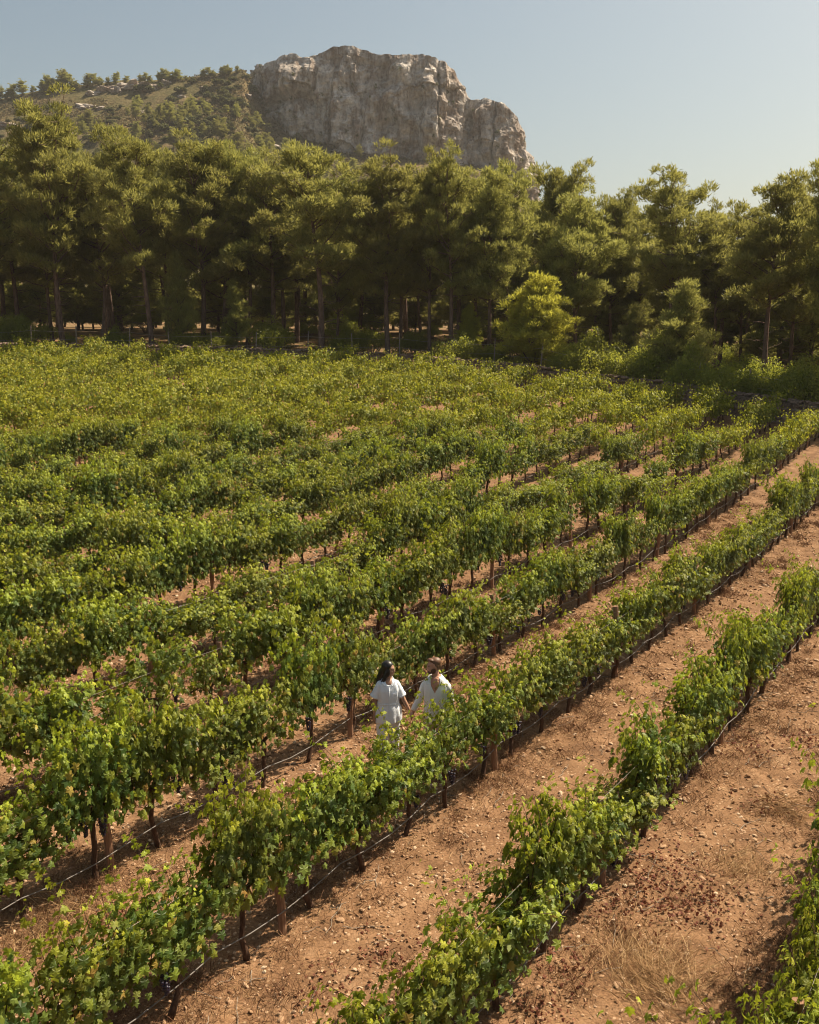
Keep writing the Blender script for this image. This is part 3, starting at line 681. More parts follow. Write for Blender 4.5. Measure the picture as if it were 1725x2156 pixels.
for n in range(110):
    px = r.normal(440, 150); t = r.uniform(.60, .90); x, y, z = (float(q) for q in hill_pos(px, t)); hh = r.uniform(3.2, 7.5)
    e = obj('hillside_pine', None, None, (x, y, z - .2 * hh), (0, 0, r.uniform(0, 6)), (hh / 13 * r.uniform(1.0, 1.5), hh / 13 * 1.2, hh / 13)); obj('crown', PV[n % 6]['crown'], e); obj('trunk', PV[n % 6]['trunk'], e)
    tag(e, 'small pine in the young wood climbing the hillside', 'pine tree', 'pines climbing the hillside')
for i, px in enumerate(np.linspace(522, 800, 26)):      # scrub along the foot of the cliff
    x, y, z = (float(q) for q in hill_pos(px, r.uniform(.95, .985))); s = r.uniform(1.2, 3.0)
    mini(HS[i % 3]['foliage'], x, y, z - .3, s, s * r.uniform(.6, 1.2), 'hill_shrub', 'scrub bush at the foot of the cliff, %s from the left' % nth(i), 'scrub along the cliff foot', 'shrub')
# low scrub and dry grass covering the slope
nq = 30000; sp, stt = r.uniform(-120, 1050, nq), r.uniform(.45, 1.0, nq) ** .8; X_, Y_, Z_ = hill_pos(sp, stt)
kp = fbm(X_ / 16, Y_ / 12, 4.0, 3) > -.12; X_, Y_, Z_ = X_[kp], Y_[kp], Z_[kp]; nq = len(X_); pp_ = np.repeat(np.column_stack([X_, Y_, Z_]), 3, 0) + r.normal(0, .45, (nq * 3, 3)) * [1, 1, .3] + [0, 0, .25]
b = MB(); b.add(*stamp(np.array([(0, -.5, 0), (.42, .05, .06), (0, .6, 0), (-.42, .05, .06)]), [np.array([[0, 1, 2, 3]])], pp_, frames(r.normal(0, 1, (nq * 3, 3)), r.normal(0, .6, (nq * 3, 3)) + [0, 0, .6]), r.uniform(.35, .95, nq * 3)))
tag(obj('hill_scrub', b.mesh('hill_scrub', M['hill_scrub'])), 'low olive scrub and dry grass covering the hillside', 'scrub', kind='stuff')
# tufts clinging to the rock face
b = MB(); rr = np.random.default_rng(5)
for k in range(90):
    i, j = rr.integers(25, nz - 2), rr.integers(10, ns - 20)
    v = unit(rr.normal(0, 1, (40, 3))); s = rr.uniform(.4, 1.3); p = np.array([CLX[i, j], CLY[i, j] - .3, CLZ[i, j]]) + v * s * rr.uniform(.4, 1, (40, 1))
    T = np.array([(0, -.5, 0), (.42, .05, .06), (0, .6, 0), (-.42, .05, .06)]); b.add(*stamp(T, [np.array([[0, 1, 2, 3]])], p, frames(v, rr.normal(0, 1, v.shape)), np.full(40, .45)))
tag(obj('cliff_scrub', b.mesh('cliff_scrub', M['hill_shrub'])), 'dark green scrub clinging to ledges of the rock face', 'scrub', kind='stuff')
# ------------------------------------------------------------------ vines
TH = math.radians(34); DIR = np.array([math.sin(TH), math.cos(TH)]); NRM = np.array([math.cos(TH), -math.sin(TH)])
ROWA, SPACING, VSP, PSP = -6.32, 2.44, 0.98, 4.7
lp = [(0, 0), (.22, -.16), (.50, .02), (.36, .22), (.54, .52), (.24, .56), (0, 1.0), (-.24, .56), (-.54, .52), (-.36, .22), (-.50, .02), (-.22, -.16)]
LT = np.array([(0, .32, 0)] + [(x, y, -.30 * abs(x) - .16 * y * y + (.05 if i % 2 else -.03)) for i, (x, y) in enumerate(lp)])
LF = np.array([(0, 1 + i, 1 + (i + 1) % 12) for i in range(12)])
KT = np.array([(0, -.1, -.02), (.52, .32, -.14), (0, .95, -.14), (-.52, .32, -.14)]); KF = np.array([[0, 1, 2], [0, 2, 3]])

def vine_leaves(seed, full=1.0):
    """leaf positions of one vine: local x along the row, y across, z up"""
    r = np.random.default_rng(seed); pos, nr, tip, sz, yg = [], [], [], [], []; canes = []
    nsh = int(17 * full)
    for k in range(nsh):
        x0 = -0.46 + 0.92 * (k + r.uniform(.1, .9)) / nsh; side = -1 if r.uniform() < .5 else 1
        hgt = r.uniform(.78, 1.16); outw = side * r.uniform(.0, .22); dx = r.normal(0, .12); droop = r.uniform(0, .34)
        u = np.linspace(0, 1, 12); z = .66 + hgt * (u - droop * u ** 3); y = outw * u ** 1.2 + side * droop * .5 * u ** 3; x = x0 + dx * u
        long_ = r.uniform() < .18
        if long_: y = y + side * r.uniform(.15, .62) * u ** 2.5; x = x + r.normal(0, .35) * u ** 2; z = z + .12 * u
        cp = np.stack([x, y, z], -1); canes.append(cp); nl = int(r.integers(42, 53) * (1.2 if long_ else 1))
        for m in range(nl):
            f = (m + r.uniform()) / nl; c = np.array([np.interp(f, u, cp[:, i]) for i in range(3)])
            sd = side if r.uniform() < .72 else -side; o = np.array([r.normal(0, .07), sd * abs(r.normal(.085, .055)), r.normal(-.02, .05)]) * (1.25 - .75 * f)
            nn = np.array([r.normal(0, .45), sd * r.uniform(.25, 1.0), r.uniform(.15, .95)]); tt = np.array([r.normal(0, .5), sd * r.uniform(0, .6), -r.uniform(.2, 1.0)])
            pos.append(c + o); nr.append(nn); tip.append(tt); s = r.uniform(.052, .112) * (1 - .42 * max(0, f - .6) / .4); sz.append(s); yg.append(max(0, (f - .62) / .38) * r.uniform(.4, 1))
    for m in range(int(300 * full)):     # skirt hanging round the cordon and bunches
        sd = -1 if r.uniform() < .5 else 1; c = np.array([r.uniform(-.5, .5), sd * r.uniform(.0, .27), r.uniform(.64, 1.42)])
        pos.append(c); nr.append([r.normal(0, .4), sd * r.uniform(.4, 1), r.uniform(0, .7)]); tip.append([r.normal(0, .4), sd * r.uniform(0, .4), -1]); sz.append(r.uniform(.056, .112)); yg.append(0)
    pos, nr, tip = np.array(pos), np.array(nr), np.array(tip)
    return pos, frames(nr, tip), np.array(sz), np.array(yg), canes

def vine_wood(seed, canes, lod=False):
    r = np.random.default_rng(seed + 500); tr = MB(); b = r.normal(0, .05, 2); z = np.linspace(-.08, .62, 6)
    pts = np.stack([b[0] * np.sin(z * 4), b[1] * np.sin(z * 3), z], -1) + r.normal(0, .012, (6, 3)) * (z > .1)[:, None]
    tr.add(*tube(pts, [.042, .036, .033, .031, .032, .036], 6))
    am = MB()
    for s in (-1, 1):
        q = np.linspace(0, 1, 6)[:, None]; am.add(*tube(pts[-1] + np.array([s * .47, 0, .07]) * q + np.array([0, 0, .05]) * np.sin(q * 3) + r.normal(0, .012, (6, 3)), np.linspace(.028, .015, 6), 5))
    for c in canes: am.add(*tube(c[::2], np.linspace(.007, .003, 6), 3))
    return tr, am

VV = []
for k in range(12):
    full = (1.0, 1.08, .9, 1.0, .78, 1.15, .95, 1.0, .66, 1.1, .9, .5)[k]
    pos, R_, sz, yg, canes = vine_leaves(100 + k, full)
    fm = MB(); fm.add(*stamp(LT, [LF], pos, R_, sz)); tr, am = vine_wood(100 + k, canes)
    VV.append(dict(foliage=fm.mesh('foliage', M['vine_leaf'], False, {'young': np.repeat(yg, len(LT))}), trunk=tr.mesh('trunk', M['vine_bark'], True), cordon=am.mesh('cordon', M['vine_bark'], True), L=(pos, R_, sz, yg), tr=tr))
lm = MB(); lm.add(LT, LF); leaf_me = lm.mesh('leaf', M['vine_leaf'], False, {'young': np.full(len(LT), .25)})
gm = MB(); r = np.random.default_rng(9); gv, gf = blob(1, 1, 0.0); 
for k in range(34):
    u_ = r.uniform(); a = r.uniform(0, 6.28); q = .055 * (1 - k / 34 * .75); gm.add(gv * .016 + [math.cos(a) * q * .8, math.sin(a) * q * .8, -.005 * k], gf)
grape_me = gm.mesh('grape_bunch', M['grape'], True)

vines, posts = [], []; r = np.random.default_rng(77)
wallgap = 1.7
def inframe(x, y, z, mx=0, my=0):
    if y < 3: return False
    a, b = proj(x, y, z); return -mx < a < 1725 + mx and b < 2156 + my
rows = list(range(-2, 27))      # 0 = row in front of the couple, +1 = first row behind them
for k in rows:
    off = ROWA - SPACING * k + (.26 if k == -2 else .08 if k == -1 else 0); ph = (r.uniform(0, VSP), r.uniform(0, PSP))
    if k == 0: ph = (.28, 2.30)
    if k == 1: ph = (.35, 2.0)
    for s in np.arange(-40 + ph[0], 75, VSP):
        s2 = s + r.normal(0, .05); x, y = off * NRM + s2 * DIR
        if y < 4.5 or y > float(wall_y(x)) - wallgap or not inframe(x, y, float(ter(x, y)) + .8, 330, 520): continue
        if r.uniform() < .02 and not (k == 0 and 5 < s2 < 14): continue
        vines.append([k, s2, x, y])
    for s in np.arange(-40 + ph[1] - 40 % PSP, 75, PSP):
        x, y = off * NRM + s * DIR
        if y < 5.5 or y > float(wall_y(x)) - wallgap + .6 or not inframe(x, y, float(ter(x, y)) + .8, 200, 300): continue
        posts.append([k, s, x, y])
# a few vines missing or weak, as in the photograph: a clear gap where the couple is seen
def vigour(k, s, x, y):
    v = 1.02 + .30 * fbm(s * .75 + k * 9.1, k * 3.3, 0, 2) * 2 - np.clip((s - 20) / 30, 0, .08) * (k < 4)
    return float(v)
vd = np.array([math.hypot(v[2], v[3]) for v in vines]); vis = np.array([inframe(v[2], v[3], float(ter(v[2], v[3])) + .9, 110, 330) for v in vines])
order = np.argsort(vd + 1000 * ~vis); ind = set(order[:300].tolist()); nearest = order[:26].tolist()
rown = {-2: 'the row in the bottom right corner', -1: 'the second row in front of the couple', 0: 'the row right in front of the couple', 1: 'the first row behind the couple'}
for k in range(2, 30): rown[k] = 'the %s row behind the couple' % nth(k - 1)
cnt = {}; stuffL = ([], [], [], []); sw = MB(); rot0 = math.pi / 2 - TH
skip = set()
for i, (k, s, x, y) in enumerate(vines):
    vg = vigour(k, s, x, y); v = int(r.integers(0, 12)); flip = r.integers(0, 2) * math.pi; g = float(ter(x, y))
    sc = np.array([r.uniform(.92, 1.18), r.uniform(.78, 1.25), 1.0]); zs_ = np.clip(vg * r.uniform(.86, 1.10), .68, 1.26)
    if k == 0 and 11.6 < s < 12.6: v = 11; zs_ = .95
    ang = rot0 + flip + r.normal(0, .06)
    if k >= 2: sc[1] *= 1.28; zs_ = min(zs_ * r.uniform(.98, 1.24), 1.42)
    elif k >= 0: zs_ = min(zs_ * 1.08, 1.3)
    if y > float(wall_y(x)) - 5: zs_ *= .92
    if k == 0 and 8.3 < s < 11.4: zs_ = .93
    if i in ind:
        n_ = cnt.get(k, 0); cnt[k] = n_ + 1
        e = obj('grape_vine', None, None, (x, y, g), (0, 0, ang), (sc[0], sc[1], zs_))
        tag(e, '%s vine from the left in %s' % (nth(n_), rown[k]), 'grape vine', 'grape vines in the trellised rows')
        D = VV[v]; obj('trunk', D['trunk'], e); obj('cordon', D['cordon'], e); tag(obj('foliage', D['foliage'], e), kind='stuff')
        if vd[i] < 24:
            for q in range(int(r.integers(0, 4))):
                sd = -1 if r.uniform() < .5 else 1; obj('grape_bunch', grape_me, e, (r.uniform(-.42, .42), sd * r.uniform(.08, .2), r.uniform(.56, .74)), (0, 0, r.uniform(0, 6)), r.uniform(.85, 1.25))
        if i in nearest:
            for q in range(30):
                sd = -1 if r.uniform() < .5 else 1; c, s_ = math.cos(ang), math.sin(ang)
                R1 = Matrix(frames(np.array([[r.normal(0, .4), sd * r.uniform(.4, 1), r.uniform(.1, .9)]]), np.array([[r.normal(0, .5), sd * .3, -1]]))[0].tolist())
                hh = r.uniform(.62, 1.55); obj('leaf', leaf_me, e, (r.uniform(-.5, .5), sd * (.32 - .12 * max(0, hh - .9) / .5), hh), R1.to_euler(), r.uniform(.075, .11))
    else:
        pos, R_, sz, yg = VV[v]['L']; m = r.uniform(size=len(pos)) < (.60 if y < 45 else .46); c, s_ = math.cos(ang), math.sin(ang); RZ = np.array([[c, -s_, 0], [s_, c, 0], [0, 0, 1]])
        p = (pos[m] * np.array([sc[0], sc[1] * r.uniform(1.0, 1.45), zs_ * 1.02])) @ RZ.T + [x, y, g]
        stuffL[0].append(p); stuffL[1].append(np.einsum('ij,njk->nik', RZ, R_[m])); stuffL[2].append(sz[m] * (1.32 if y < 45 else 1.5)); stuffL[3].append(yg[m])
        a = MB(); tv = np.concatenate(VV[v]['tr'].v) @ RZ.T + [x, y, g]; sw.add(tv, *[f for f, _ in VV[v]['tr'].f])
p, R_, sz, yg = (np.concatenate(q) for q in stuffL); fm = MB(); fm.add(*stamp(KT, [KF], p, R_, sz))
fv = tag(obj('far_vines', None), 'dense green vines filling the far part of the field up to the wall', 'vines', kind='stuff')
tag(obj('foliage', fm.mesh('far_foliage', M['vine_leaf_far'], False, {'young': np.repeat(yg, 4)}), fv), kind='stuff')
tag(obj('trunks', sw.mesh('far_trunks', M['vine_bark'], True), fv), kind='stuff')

# ------------------------------------------------------------------ posts, wires, hoses
PM = []
for k in range(4):
    b = MB(); z = np.linspace(-.2, 1.30, 7); q = np.stack([r.normal(0, .008, 7), r.normal(0, .008, 7), z], -1); b.add(*tube(q, .048 + r.normal(0, .0025, 7), 9)); PM.append(b.mesh('post', M['post_wood'], False))
tm = MB(); tm.add(*tube([(-.07, .05, 1.2), (.0, -.055, 1.2), (.07, .05, 1.2)], .006, 4)); tie_me = tm.mesh('wire_tie', M['wire'])
pc = {}
for i, (k, s, x, y) in enumerate(posts):
    n_ = pc.get(k, 0); pc[k] = n_ + 1
    o = obj('trellis_post', None, None, (x, y, float(ter(x, y))), (r.normal(0, .035), r.normal(0, .035), r.uniform(0, 6)), (1, 1, r.uniform(.95, 1.06) * (.84 if k < 0 else 1)))
    obj('pole', PM[i % 4], o); obj('wire_tie', tie_me, o)
    tag(o, '%s wooden trellis post from the left in %s' % (nth(n_), rown[k]), 'post', 'wooden trellis posts')
for k in rows:
    vs = sorted([(s, x, y) for kk, s, x, y in vines if kk == k])
    if len(vs) < 3: continue
    ss_ = np.arange(vs[0][0] - .5, vs[-1][0] + .5, .49); pp = (ROWA - SPACING * k + (.26 if k == -2 else .08 if k == -1 else 0)) * NRM + ss_[:, None] * DIR; g = ter(pp[:, 0], pp[:, 1])
    tw = obj('trellis_wire', None); tag(tw, 'thin metal trellis wire strung along %s' % rown[k], 'wire', 'trellis wires')
    for hz in (.85, 1.18):
        b = MB(); b.add(*tube(np.column_stack([pp + NRM * .05, g + hz - .03 * np.abs(np.sin(ss_ * math.pi / PSP))]), 0.0018, 4, False)); obj('strand', b.mesh('strand', M['wire']), tw)
    if k <= 9:
        b = MB(); sag = .34 - .09 * np.abs(np.sin(ss_ * math.pi / 1.96 + k)) + .05 * fbm(ss_ * .4, k * 1.7, 0, 2); side = .06 + .10 * fbm(ss_ * .35, k + .5, 0, 2)
        b.add(*tube(np.column_stack([pp + NRM * side[:, None], g + sag]), .0078, 6, False))
        tag(obj('irrigation_hose', b.mesh('irrigation_hose', M['hose'], True)), 'grey drip hose hanging low along %s' % rown[k], 'hose', 'drip irrigation hoses')
# ------------------------------------------------------------------ loose stones, dry grass, twigs and fallen leaves on the soil
r = np.random.default_rng(5)
def rand_ground(n, ymin=6.2, ymax=34, keep=None):
    out = []
    while len(out) < n:
        y = ymin * (ymax / ymin) ** r.uniform(0, 1, 4000); x = r.uniform(-.5, .5, 4000) * (y * 1.02 + 3); y2 = y
        if keep is not None:
            m = keep(x, y2); x, y2 = x[m], y2[m]
        out += list(zip(x, y2))
    return np.array(out[:n])
def gz(x, y): return ter(x, y) + micro(x, y)
rowpos = lambda x, y: ((x * NRM[0] + y * NRM[1] - ROWA) / SPACING) % 1.0        # 0 / 1 on a row, 0.5 mid-aisle
# gravel
bv, bf = blob(3, 1, .25)
q = rand_ground(36000, keep=lambda x, y: r.uniform(size=len(x)) < .25 + .9 * np.clip(fbm(x * .5, y * .5, 4, 3) + .25, 0, 1)); n = len(q)
sz = .009 + .024 * r.uniform(size=n) ** 2.6; sz *= np.clip(q[:, 1] / 11, .85, 1.7)
R0 = frames(np.column_stack([r.normal(0, .35, n), r.normal(0, .35, n), np.ones(n)]), r.normal(0, 1, (n, 3)))
T = bv * np.array([1.15, .85, .5])
V = np.column_stack([q, gz(q[:, 0], q[:, 1]) + sz * .18]); b = MB(); b.add(*stamp(T, [bf], V, R0, sz))
tag(obj('gravel', b.mesh('gravel', M['gravel'])), 'loose pale stones strewn over the tilled soil', 'gravel', kind='stuff')
sm = []
for k in range(5):
    v_, f_ = blob(90 + k, 2, .42); b = MB(); b.add(v_ * np.array([1.2, .85, .5]), f_); sm.append(b.mesh('stone', M['gravel']))
q = rand_ground(240, 6.4, 22, keep=lambda x, y: np.abs(rowpos(x, y) - .5) < .38)
for i, (x, y) in enumerate(q):
    s = r.uniform(.024, .045); obj('stone', sm[i % 5], ground, (x, y, float(gz(x, y)) + s * .16), (r.normal(0, .2), r.normal(0, .2), r.uniform(0, 6)), s)
# dry grass: straw lying about and standing in clumps
def blades(pos, dirs, L, W):
    sd = unit(np.cross(dirs, r.normal(0, 1, dirs.shape))); mid = pos + dirs * (L * .5)[:, None] + np.array([0, 0, 1]) * (L * .06)[:, None]; end = pos + dirs * L[:, None]
    V = np.stack([pos - sd * W[:, None], pos + sd * W[:, None], mid + sd * W[:, None] * .8, mid - sd * W[:, None] * .8, end], 1)
    o = (np.arange(len(pos)) * 5)[:, None]; return V.reshape(-1, 3), o + np.array([[0, 1, 2, 3]]), o + np.array([[3, 2, 4]])
strip = lambda x, y: r.uniform(size=len(x)) < .10 + 1.0 * np.clip(1.25 - 3.4 * np.minimum(rowpos(x, y), 1 - rowpos(x, y)), 0, 1) * np.clip(fbm(x * .45, y * .45, 8, 3) + .45, 0, 1) + .5 * np.clip(fbm(x * .3, y * .3, 2, 3), 0, 1)
q = rand_ground(100000, keep=strip); n = len(q); d = unit(np.column_stack([r.normal(0, 1, n), r.normal(0, 1, n), r.uniform(.0, .45, n)]))
fs = np.clip(q[:, 1] / 12, .8, 2.0); b = MB(); b.add(*blades(np.column_stack([q, gz(q[:, 0], q[:, 1]) + .006]), d, r.uniform(.04, .17, n) * fs ** .5, r.uniform(.0012, .0032, n) * fs))
tag(obj('straw', b.mesh('straw', M['dry_grass'])), 'dry straw and cut grass scattered along the rows', 'dry grass', kind='stuff')
b = MB(); cl_ = rand_ground(1900, keep=strip)
for x, y in cl_:
    m = int(r.integers(40, 90)); rad = r.uniform(.10, .34); p = np.column_stack([x + r.normal(0, rad * .55, m), y + r.normal(0, rad * .55, m)]); p = np.column_stack([p, gz(p[:, 0], p[:, 1])])
    d = unit(np.column_stack([r.normal(0, .8, m), r.normal(0, .8, m), r.uniform(.3, 1.1, m)])); b.add(*blades(p, d, r.uniform(.06, .22, m) * r.uniform(.6, 1.2), r.uniform(.0014, .0034, m) * max(1, y / 12)))
tag(obj('weed_clumps', b.mesh('weed_clumps', M['dead_weed'])), 'withered brown weed clumps at the feet of the vines', 'weeds', kind='stuff')
b = MB()
hay = [(hit(px, py)[:2], s_) for px, py, s_ in ((150, 1940, .5), (95, 2000, .4), (1345, 2010, .5), (1420, 2060, .5), (660, 1770, .45), (1560, 1830, .4), (1390, 2085, .4), (1640, 1700, .4), (620, 1800, .3))]
for (x, y), s_ in hay:
    m = 520; p = np.column_stack([x + r.normal(0, s_ * .6, m), y + r.normal(0, s_ * .6, m)]); p = np.column_stack([p, gz(p[:, 0], p[:, 1]) + .01]); a0 = r.uniform(0, 6)
    a = a0 + r.normal(0, .7, m); d = unit(np.column_stack([np.cos(a), np.sin(a), r.uniform(.05, .6, m)])); b.add(*blades(p, d, r.uniform(.12, .34, m), r.uniform(.0016, .0034, m)))
tag(obj('hay', b.mesh('hay', M['dry_grass'])), 'pale flattened hay lying in patches between the rows', 'dry grass', kind='stuff')
# twigs / prunings
b = MB(); q = rand_ground(420, 6.4, 20)
for x, y in q:
    L = r.uniform(.15, .55); a = r.uniform(0, 6.28); u_ = np.linspace(0, 1, 5); cx, cy = x + math.cos(a) * L * u_ + r.normal(0, .02, 5), y + math.sin(a) * L * u_ + r.normal(0, .02, 5)
    b.add(*tube(np.column_stack([cx, cy, gz(cx, cy) + .012 + .03 * u_ * r.uniform(0, 1)]), np.linspace(.0055, .003, 5), 4))
tag(obj('twigs', b.mesh('twigs', M['stake_wood'])), 'dry pruned vine twigs lying on the soil', 'twigs', kind='stuff')
# red fallen leaves
b = MB(); pat = [(hit(px, py)[:2], s_, n_) for px, py, s_, n_ in ((1400, 1850, .55, 480), (1330, 1910, .4, 160), (1560, 1570, .38, 180), (1600, 1690, .25, 60), (800, 2010, .3, 90), (690, 2085, .28, 80), (1175, 2030, .22, 110), (240, 1930, .22, 150), (575, 1400, .3, 150), (1450, 1900, .4, 200), (1140, 2125, .2, 80), (1700, 1560, .3, 120))]
for (x, y), s_, m in pat:
    p = np.column_stack([x + r.normal(0, s_ * .85, m), y + r.normal(0, s_ * .85, m)]); p = np.column_stack([p, gz(p[:, 0], p[:, 1]) + .012 + .03 * r.uniform(size=m)])
    b.add(*stamp(LT, [LF], p, frames(np.column_stack([r.normal(0, .9, m), r.normal(0, .9, m), np.ones(m)]), r.normal(0, 1, (m, 3))), r.uniform(.022, .046, m)))
tag(obj('fallen_leaves', b.mesh('fallen_leaves', M['red_leaf'])), 'dark red withered leaves lying in patches between the rows', 'leaves', kind='stuff')


# ------------------------------------------------------------------ thin summer haze
hb = MB(); c8 = np.array([(x, y, z) for z in (-4, 175) for y in (-400, 6500) for x in (-4600, 4600)], float)
hb.add(c8, np.array([[0, 2, 3, 1], [4, 5, 7, 6], [0, 1, 5, 4], [2, 6, 7, 3], [0, 4, 6, 2], [1, 3, 7, 5]]))
hm = bpy.data.materials.new('haze'); hm.use_nodes = True; ht_ = hm.node_tree; ht_.nodes.clear()
ho = ht_.nodes.new('ShaderNodeOutputMaterial'); pv = ht_.nodes.new('ShaderNodeVolumePrincipled'); pv.inputs['Color'].default_value = (0.95, 0.93, 0.91, 1); pv.inputs['Density'].default_value = 0.00016; pv.inputs['Anisotropy'].default_value = 0.1
ht_.links.new(pv.outputs[0], ho.inputs['Volume'])
tag(obj('haze', hb.mesh('haze', hm)), kind='stuff')
# ------------------------------------------------------------------ the couple
def cloth_mat(name, c, weave=0.5, sub=0.0):
    t = NT(name); v = t.coord('Object'); n = t.noise(16, 5, .6, v); f = t.noise(260, 3, .6, v)
    c_ = t.mix(n, tuple(x * .93 for x in c), c)
    p = t.pbr(c_, .9, t.bump(f, .35, .002, t.bump(n, weave, .012)), .15)
    tr = t.n('ShaderNodeBsdfTranslucent'); tr.inputs[0].default_value = (*c, 1); mx = t.n('ShaderNodeMixShader'); mx.inputs[0].default_value = .12
    t.l(p, mx.inputs[1]); t.l(tr.outputs[0], mx.inputs[2]); return t.done(mx.outputs[0])
M['linen'] = cloth_mat('white_linen', (.83, .87, .94)); M['linen_warm'] = cloth_mat('cream_linen', (.86, .86, .86)); M['trouser'] = cloth_mat('pale_trousers', (.82, .86, .92)); M['beige'] = cloth_mat('beige_trousers', (.55, .47, .37))
M['skin_a'] = flat('tanned_skin', (.36, .20, .13), .55, .35); M['skin_b'] = flat('ruddy_skin', (.46, .23, .155), .55, .35)
M['hair_black'] = flat('black_hair', (.010, .008, .008), .4, .5); M['hair_brown'] = flat('brown_hair', (.12, .058, .03), .5, .4); M['beard'] = flat('beard_hair', (.10, .045, .022), .6, .3); M['eye'] = flat('eye', (.03, .02, .015), .2, .5); M['sole'] = flat('sandal_leather', (.14, .07, .035), .6, .3)

def ell(c, rx, ry, rz, n=14, m=10, rot=None):
    a = np.linspace(0, 2 * math.pi, n, endpoint=False); b = np.linspace(0, math.pi, m)
    V = np.stack([np.sin(b)[:, None] * np.cos(a) * rx, np.sin(b)[:, None] * np.sin(a) * ry, np.cos(b)[:, None] * np.ones(n) * rz], -1).reshape(-1, 3)
    if rot is not None: V = V @ np.array(Euler(rot).to_matrix()).T
    i = np.arange(m - 1)[:, None] * n; j = np.arange(n)[None]; k = (j + 1) % n
    return V + np.array(c), np.stack([i + j, i + n + j, i + n + k, i + k], -1).reshape(-1, 4)
def limb(mb, pts, rad, sides=10):
    pts = np.array(pts, float); n = len(pts); t = np.linspace(0, n - 1, (n - 1) * 5 + 1); P_ = np.stack([np.interp(t, range(n), pts[:, i]) for i in range(3)], -1); R_ = np.interp(t, range(n), rad)
    mb.add(*tube(P_, R_, sides)); mb.add(*ell(P_[0], R_[0], R_[0], R_[0], 10, 8)); mb.add(*ell(P_[-1], R_[-1], R_[-1], R_[-1], 10, 8))
def hand(mb, wrist, d, side, curl=.5, s=1.0):
    """palm, four unequal bent fingers and a thumb from the side of the palm"""
    d = unit(np.array(d, float)); sd = unit(np.cross(d, np.array([0, 1.0, 0]))) * side; fw = unit(np.cross(sd, d)); fw = fw if fw[1] < 0 else -fw
    pc_ = np.array(wrist) + d * .045 * s; limb(mb, [np.array(wrist), pc_, pc_ + d * .035 * s], [.024 * s, .034 * s, .033 * s], 10)
    for i, L in enumerate((.066, .075, .070, .055)):
        b0 = pc_ + d * .035 * s + fw * (.030 - .020 * i) * s; k1 = b0 + d * L * .5 * s; k2 = k1 + (d * (1 - curl) + sd * -side * 0 + unit(-sd) * curl * .8) * L * .45 * s
        limb(mb, [b0, k1, k2], [.0095 * s, .0090 * s, .0075 * s], 7)
    t0 = pc_ - d * .015 * s + fw * .030 * s; limb(mb, [t0, t0 + (fw * .7 + d * .6) * .032 * s, t0 + (fw * .5 + d * 1.0) * .056 * s], [.012 * s, .011 * s, .008 * s], 7)
def remesh(me, name, parent, vox, smooth=6):
    o = obj(name, me, parent); m = o.modifiers.new('remesh', 'REMESH'); m.mode = 'VOXEL'; m.voxel_size = vox; m.use_smooth_shade = True
    s = o.modifiers.new('smooth', 'SMOOTH'); s.iterations = smooth; s.factor = .5; return o
def shell(mb, prof, hem, topz, n=48, m=34, fold=.006, seed=0, yoff=None):
    """garment wrapped round the trunk: prof rows (z, half width x, half depth y); topz(phi) = height of the neckline"""
    prof = np.array(prof); ph = np.linspace(0, 2 * math.pi, n, endpoint=False); V = []
    for u_ in np.linspace(0, 1, m):
        z = hem + (np.array([topz(a) for a in ph]) - hem) * u_; a_, b_ = np.interp(z, prof[:, 0], prof[:, 1]), np.interp(z, prof[:, 0], prof[:, 2])
        w_ = 1 + fold / .15 * (np.sin(ph * 9 + 3 * u_ + seed) * .6 + fbm(np.cos(ph) * 3 + seed, np.sin(ph) * 3, u_ * 3, 3) * 1.6) * np.clip(1.3 - u_, .25, 1)
        oy = 0 if yoff is None else np.interp(z, yoff[0], yoff[1]); c_, s_ = np.cos(ph), np.sin(ph)
        V.append(np.stack([np.sign(c_) * np.abs(c_) ** .85 * a_ * w_, np.sign(s_) * np.abs(s_) ** .85 * b_ * w_ + oy, z], -1))
    i = np.arange(m - 1)[:, None] * n; j = np.arange(n)[None]; k = (j + 1) % n
    mb.add(np.concatenate(V), np.stack([i + j, i + k, i + n + k, i + n + j], -1).reshape(-1, 4))
def solid(o, t=.006):
    m = o.modifiers.new('thick', 'SOLIDIFY'); m.thickness = t; return o
def face(mb, c, yaw, s=1.0, man=False):
    """head shape: skull, jaw, nose, brow, lips, ears; the face looks along -Y turned by yaw"""
    Rz = np.array(Matrix.Rotation(yaw, 3, 'Z')); c = np.array(c); P_ = lambda x, y, z: c + Rz @ (np.array([x, y, z]) * s); e = lambda x, y, z, a, b_, d, rot=(0, 0, 0): mb.add(*ell(P_(x, y, z), a * s, b_ * s, d * s, 18, 12, (rot[0], rot[1], rot[2] + yaw)))
    e(0, .012, .028, .074, .094, .088); e(0, -.028, -.030, .060, .066, .078); e(0, -.046, -.078, .034 if not man else .040, .036, .030)
    e(0, -.088, -.004, .011, .016, .030, (.35, 0, 0)); e(0, -.101, -.022, .014, .013, .010); e(0, -.084, -.056, .024, .010, .008); e(0, -.078, -.065, .020, .010, .007)
    e(0, -.072, .030, .052, .018, .010)
    for q in (-1, 1): e(.074 * q, .006, -.008, .010, .018, .030); e(.034 * q, -.070, -.030, .018, .014, .020)
    return P_, Rz

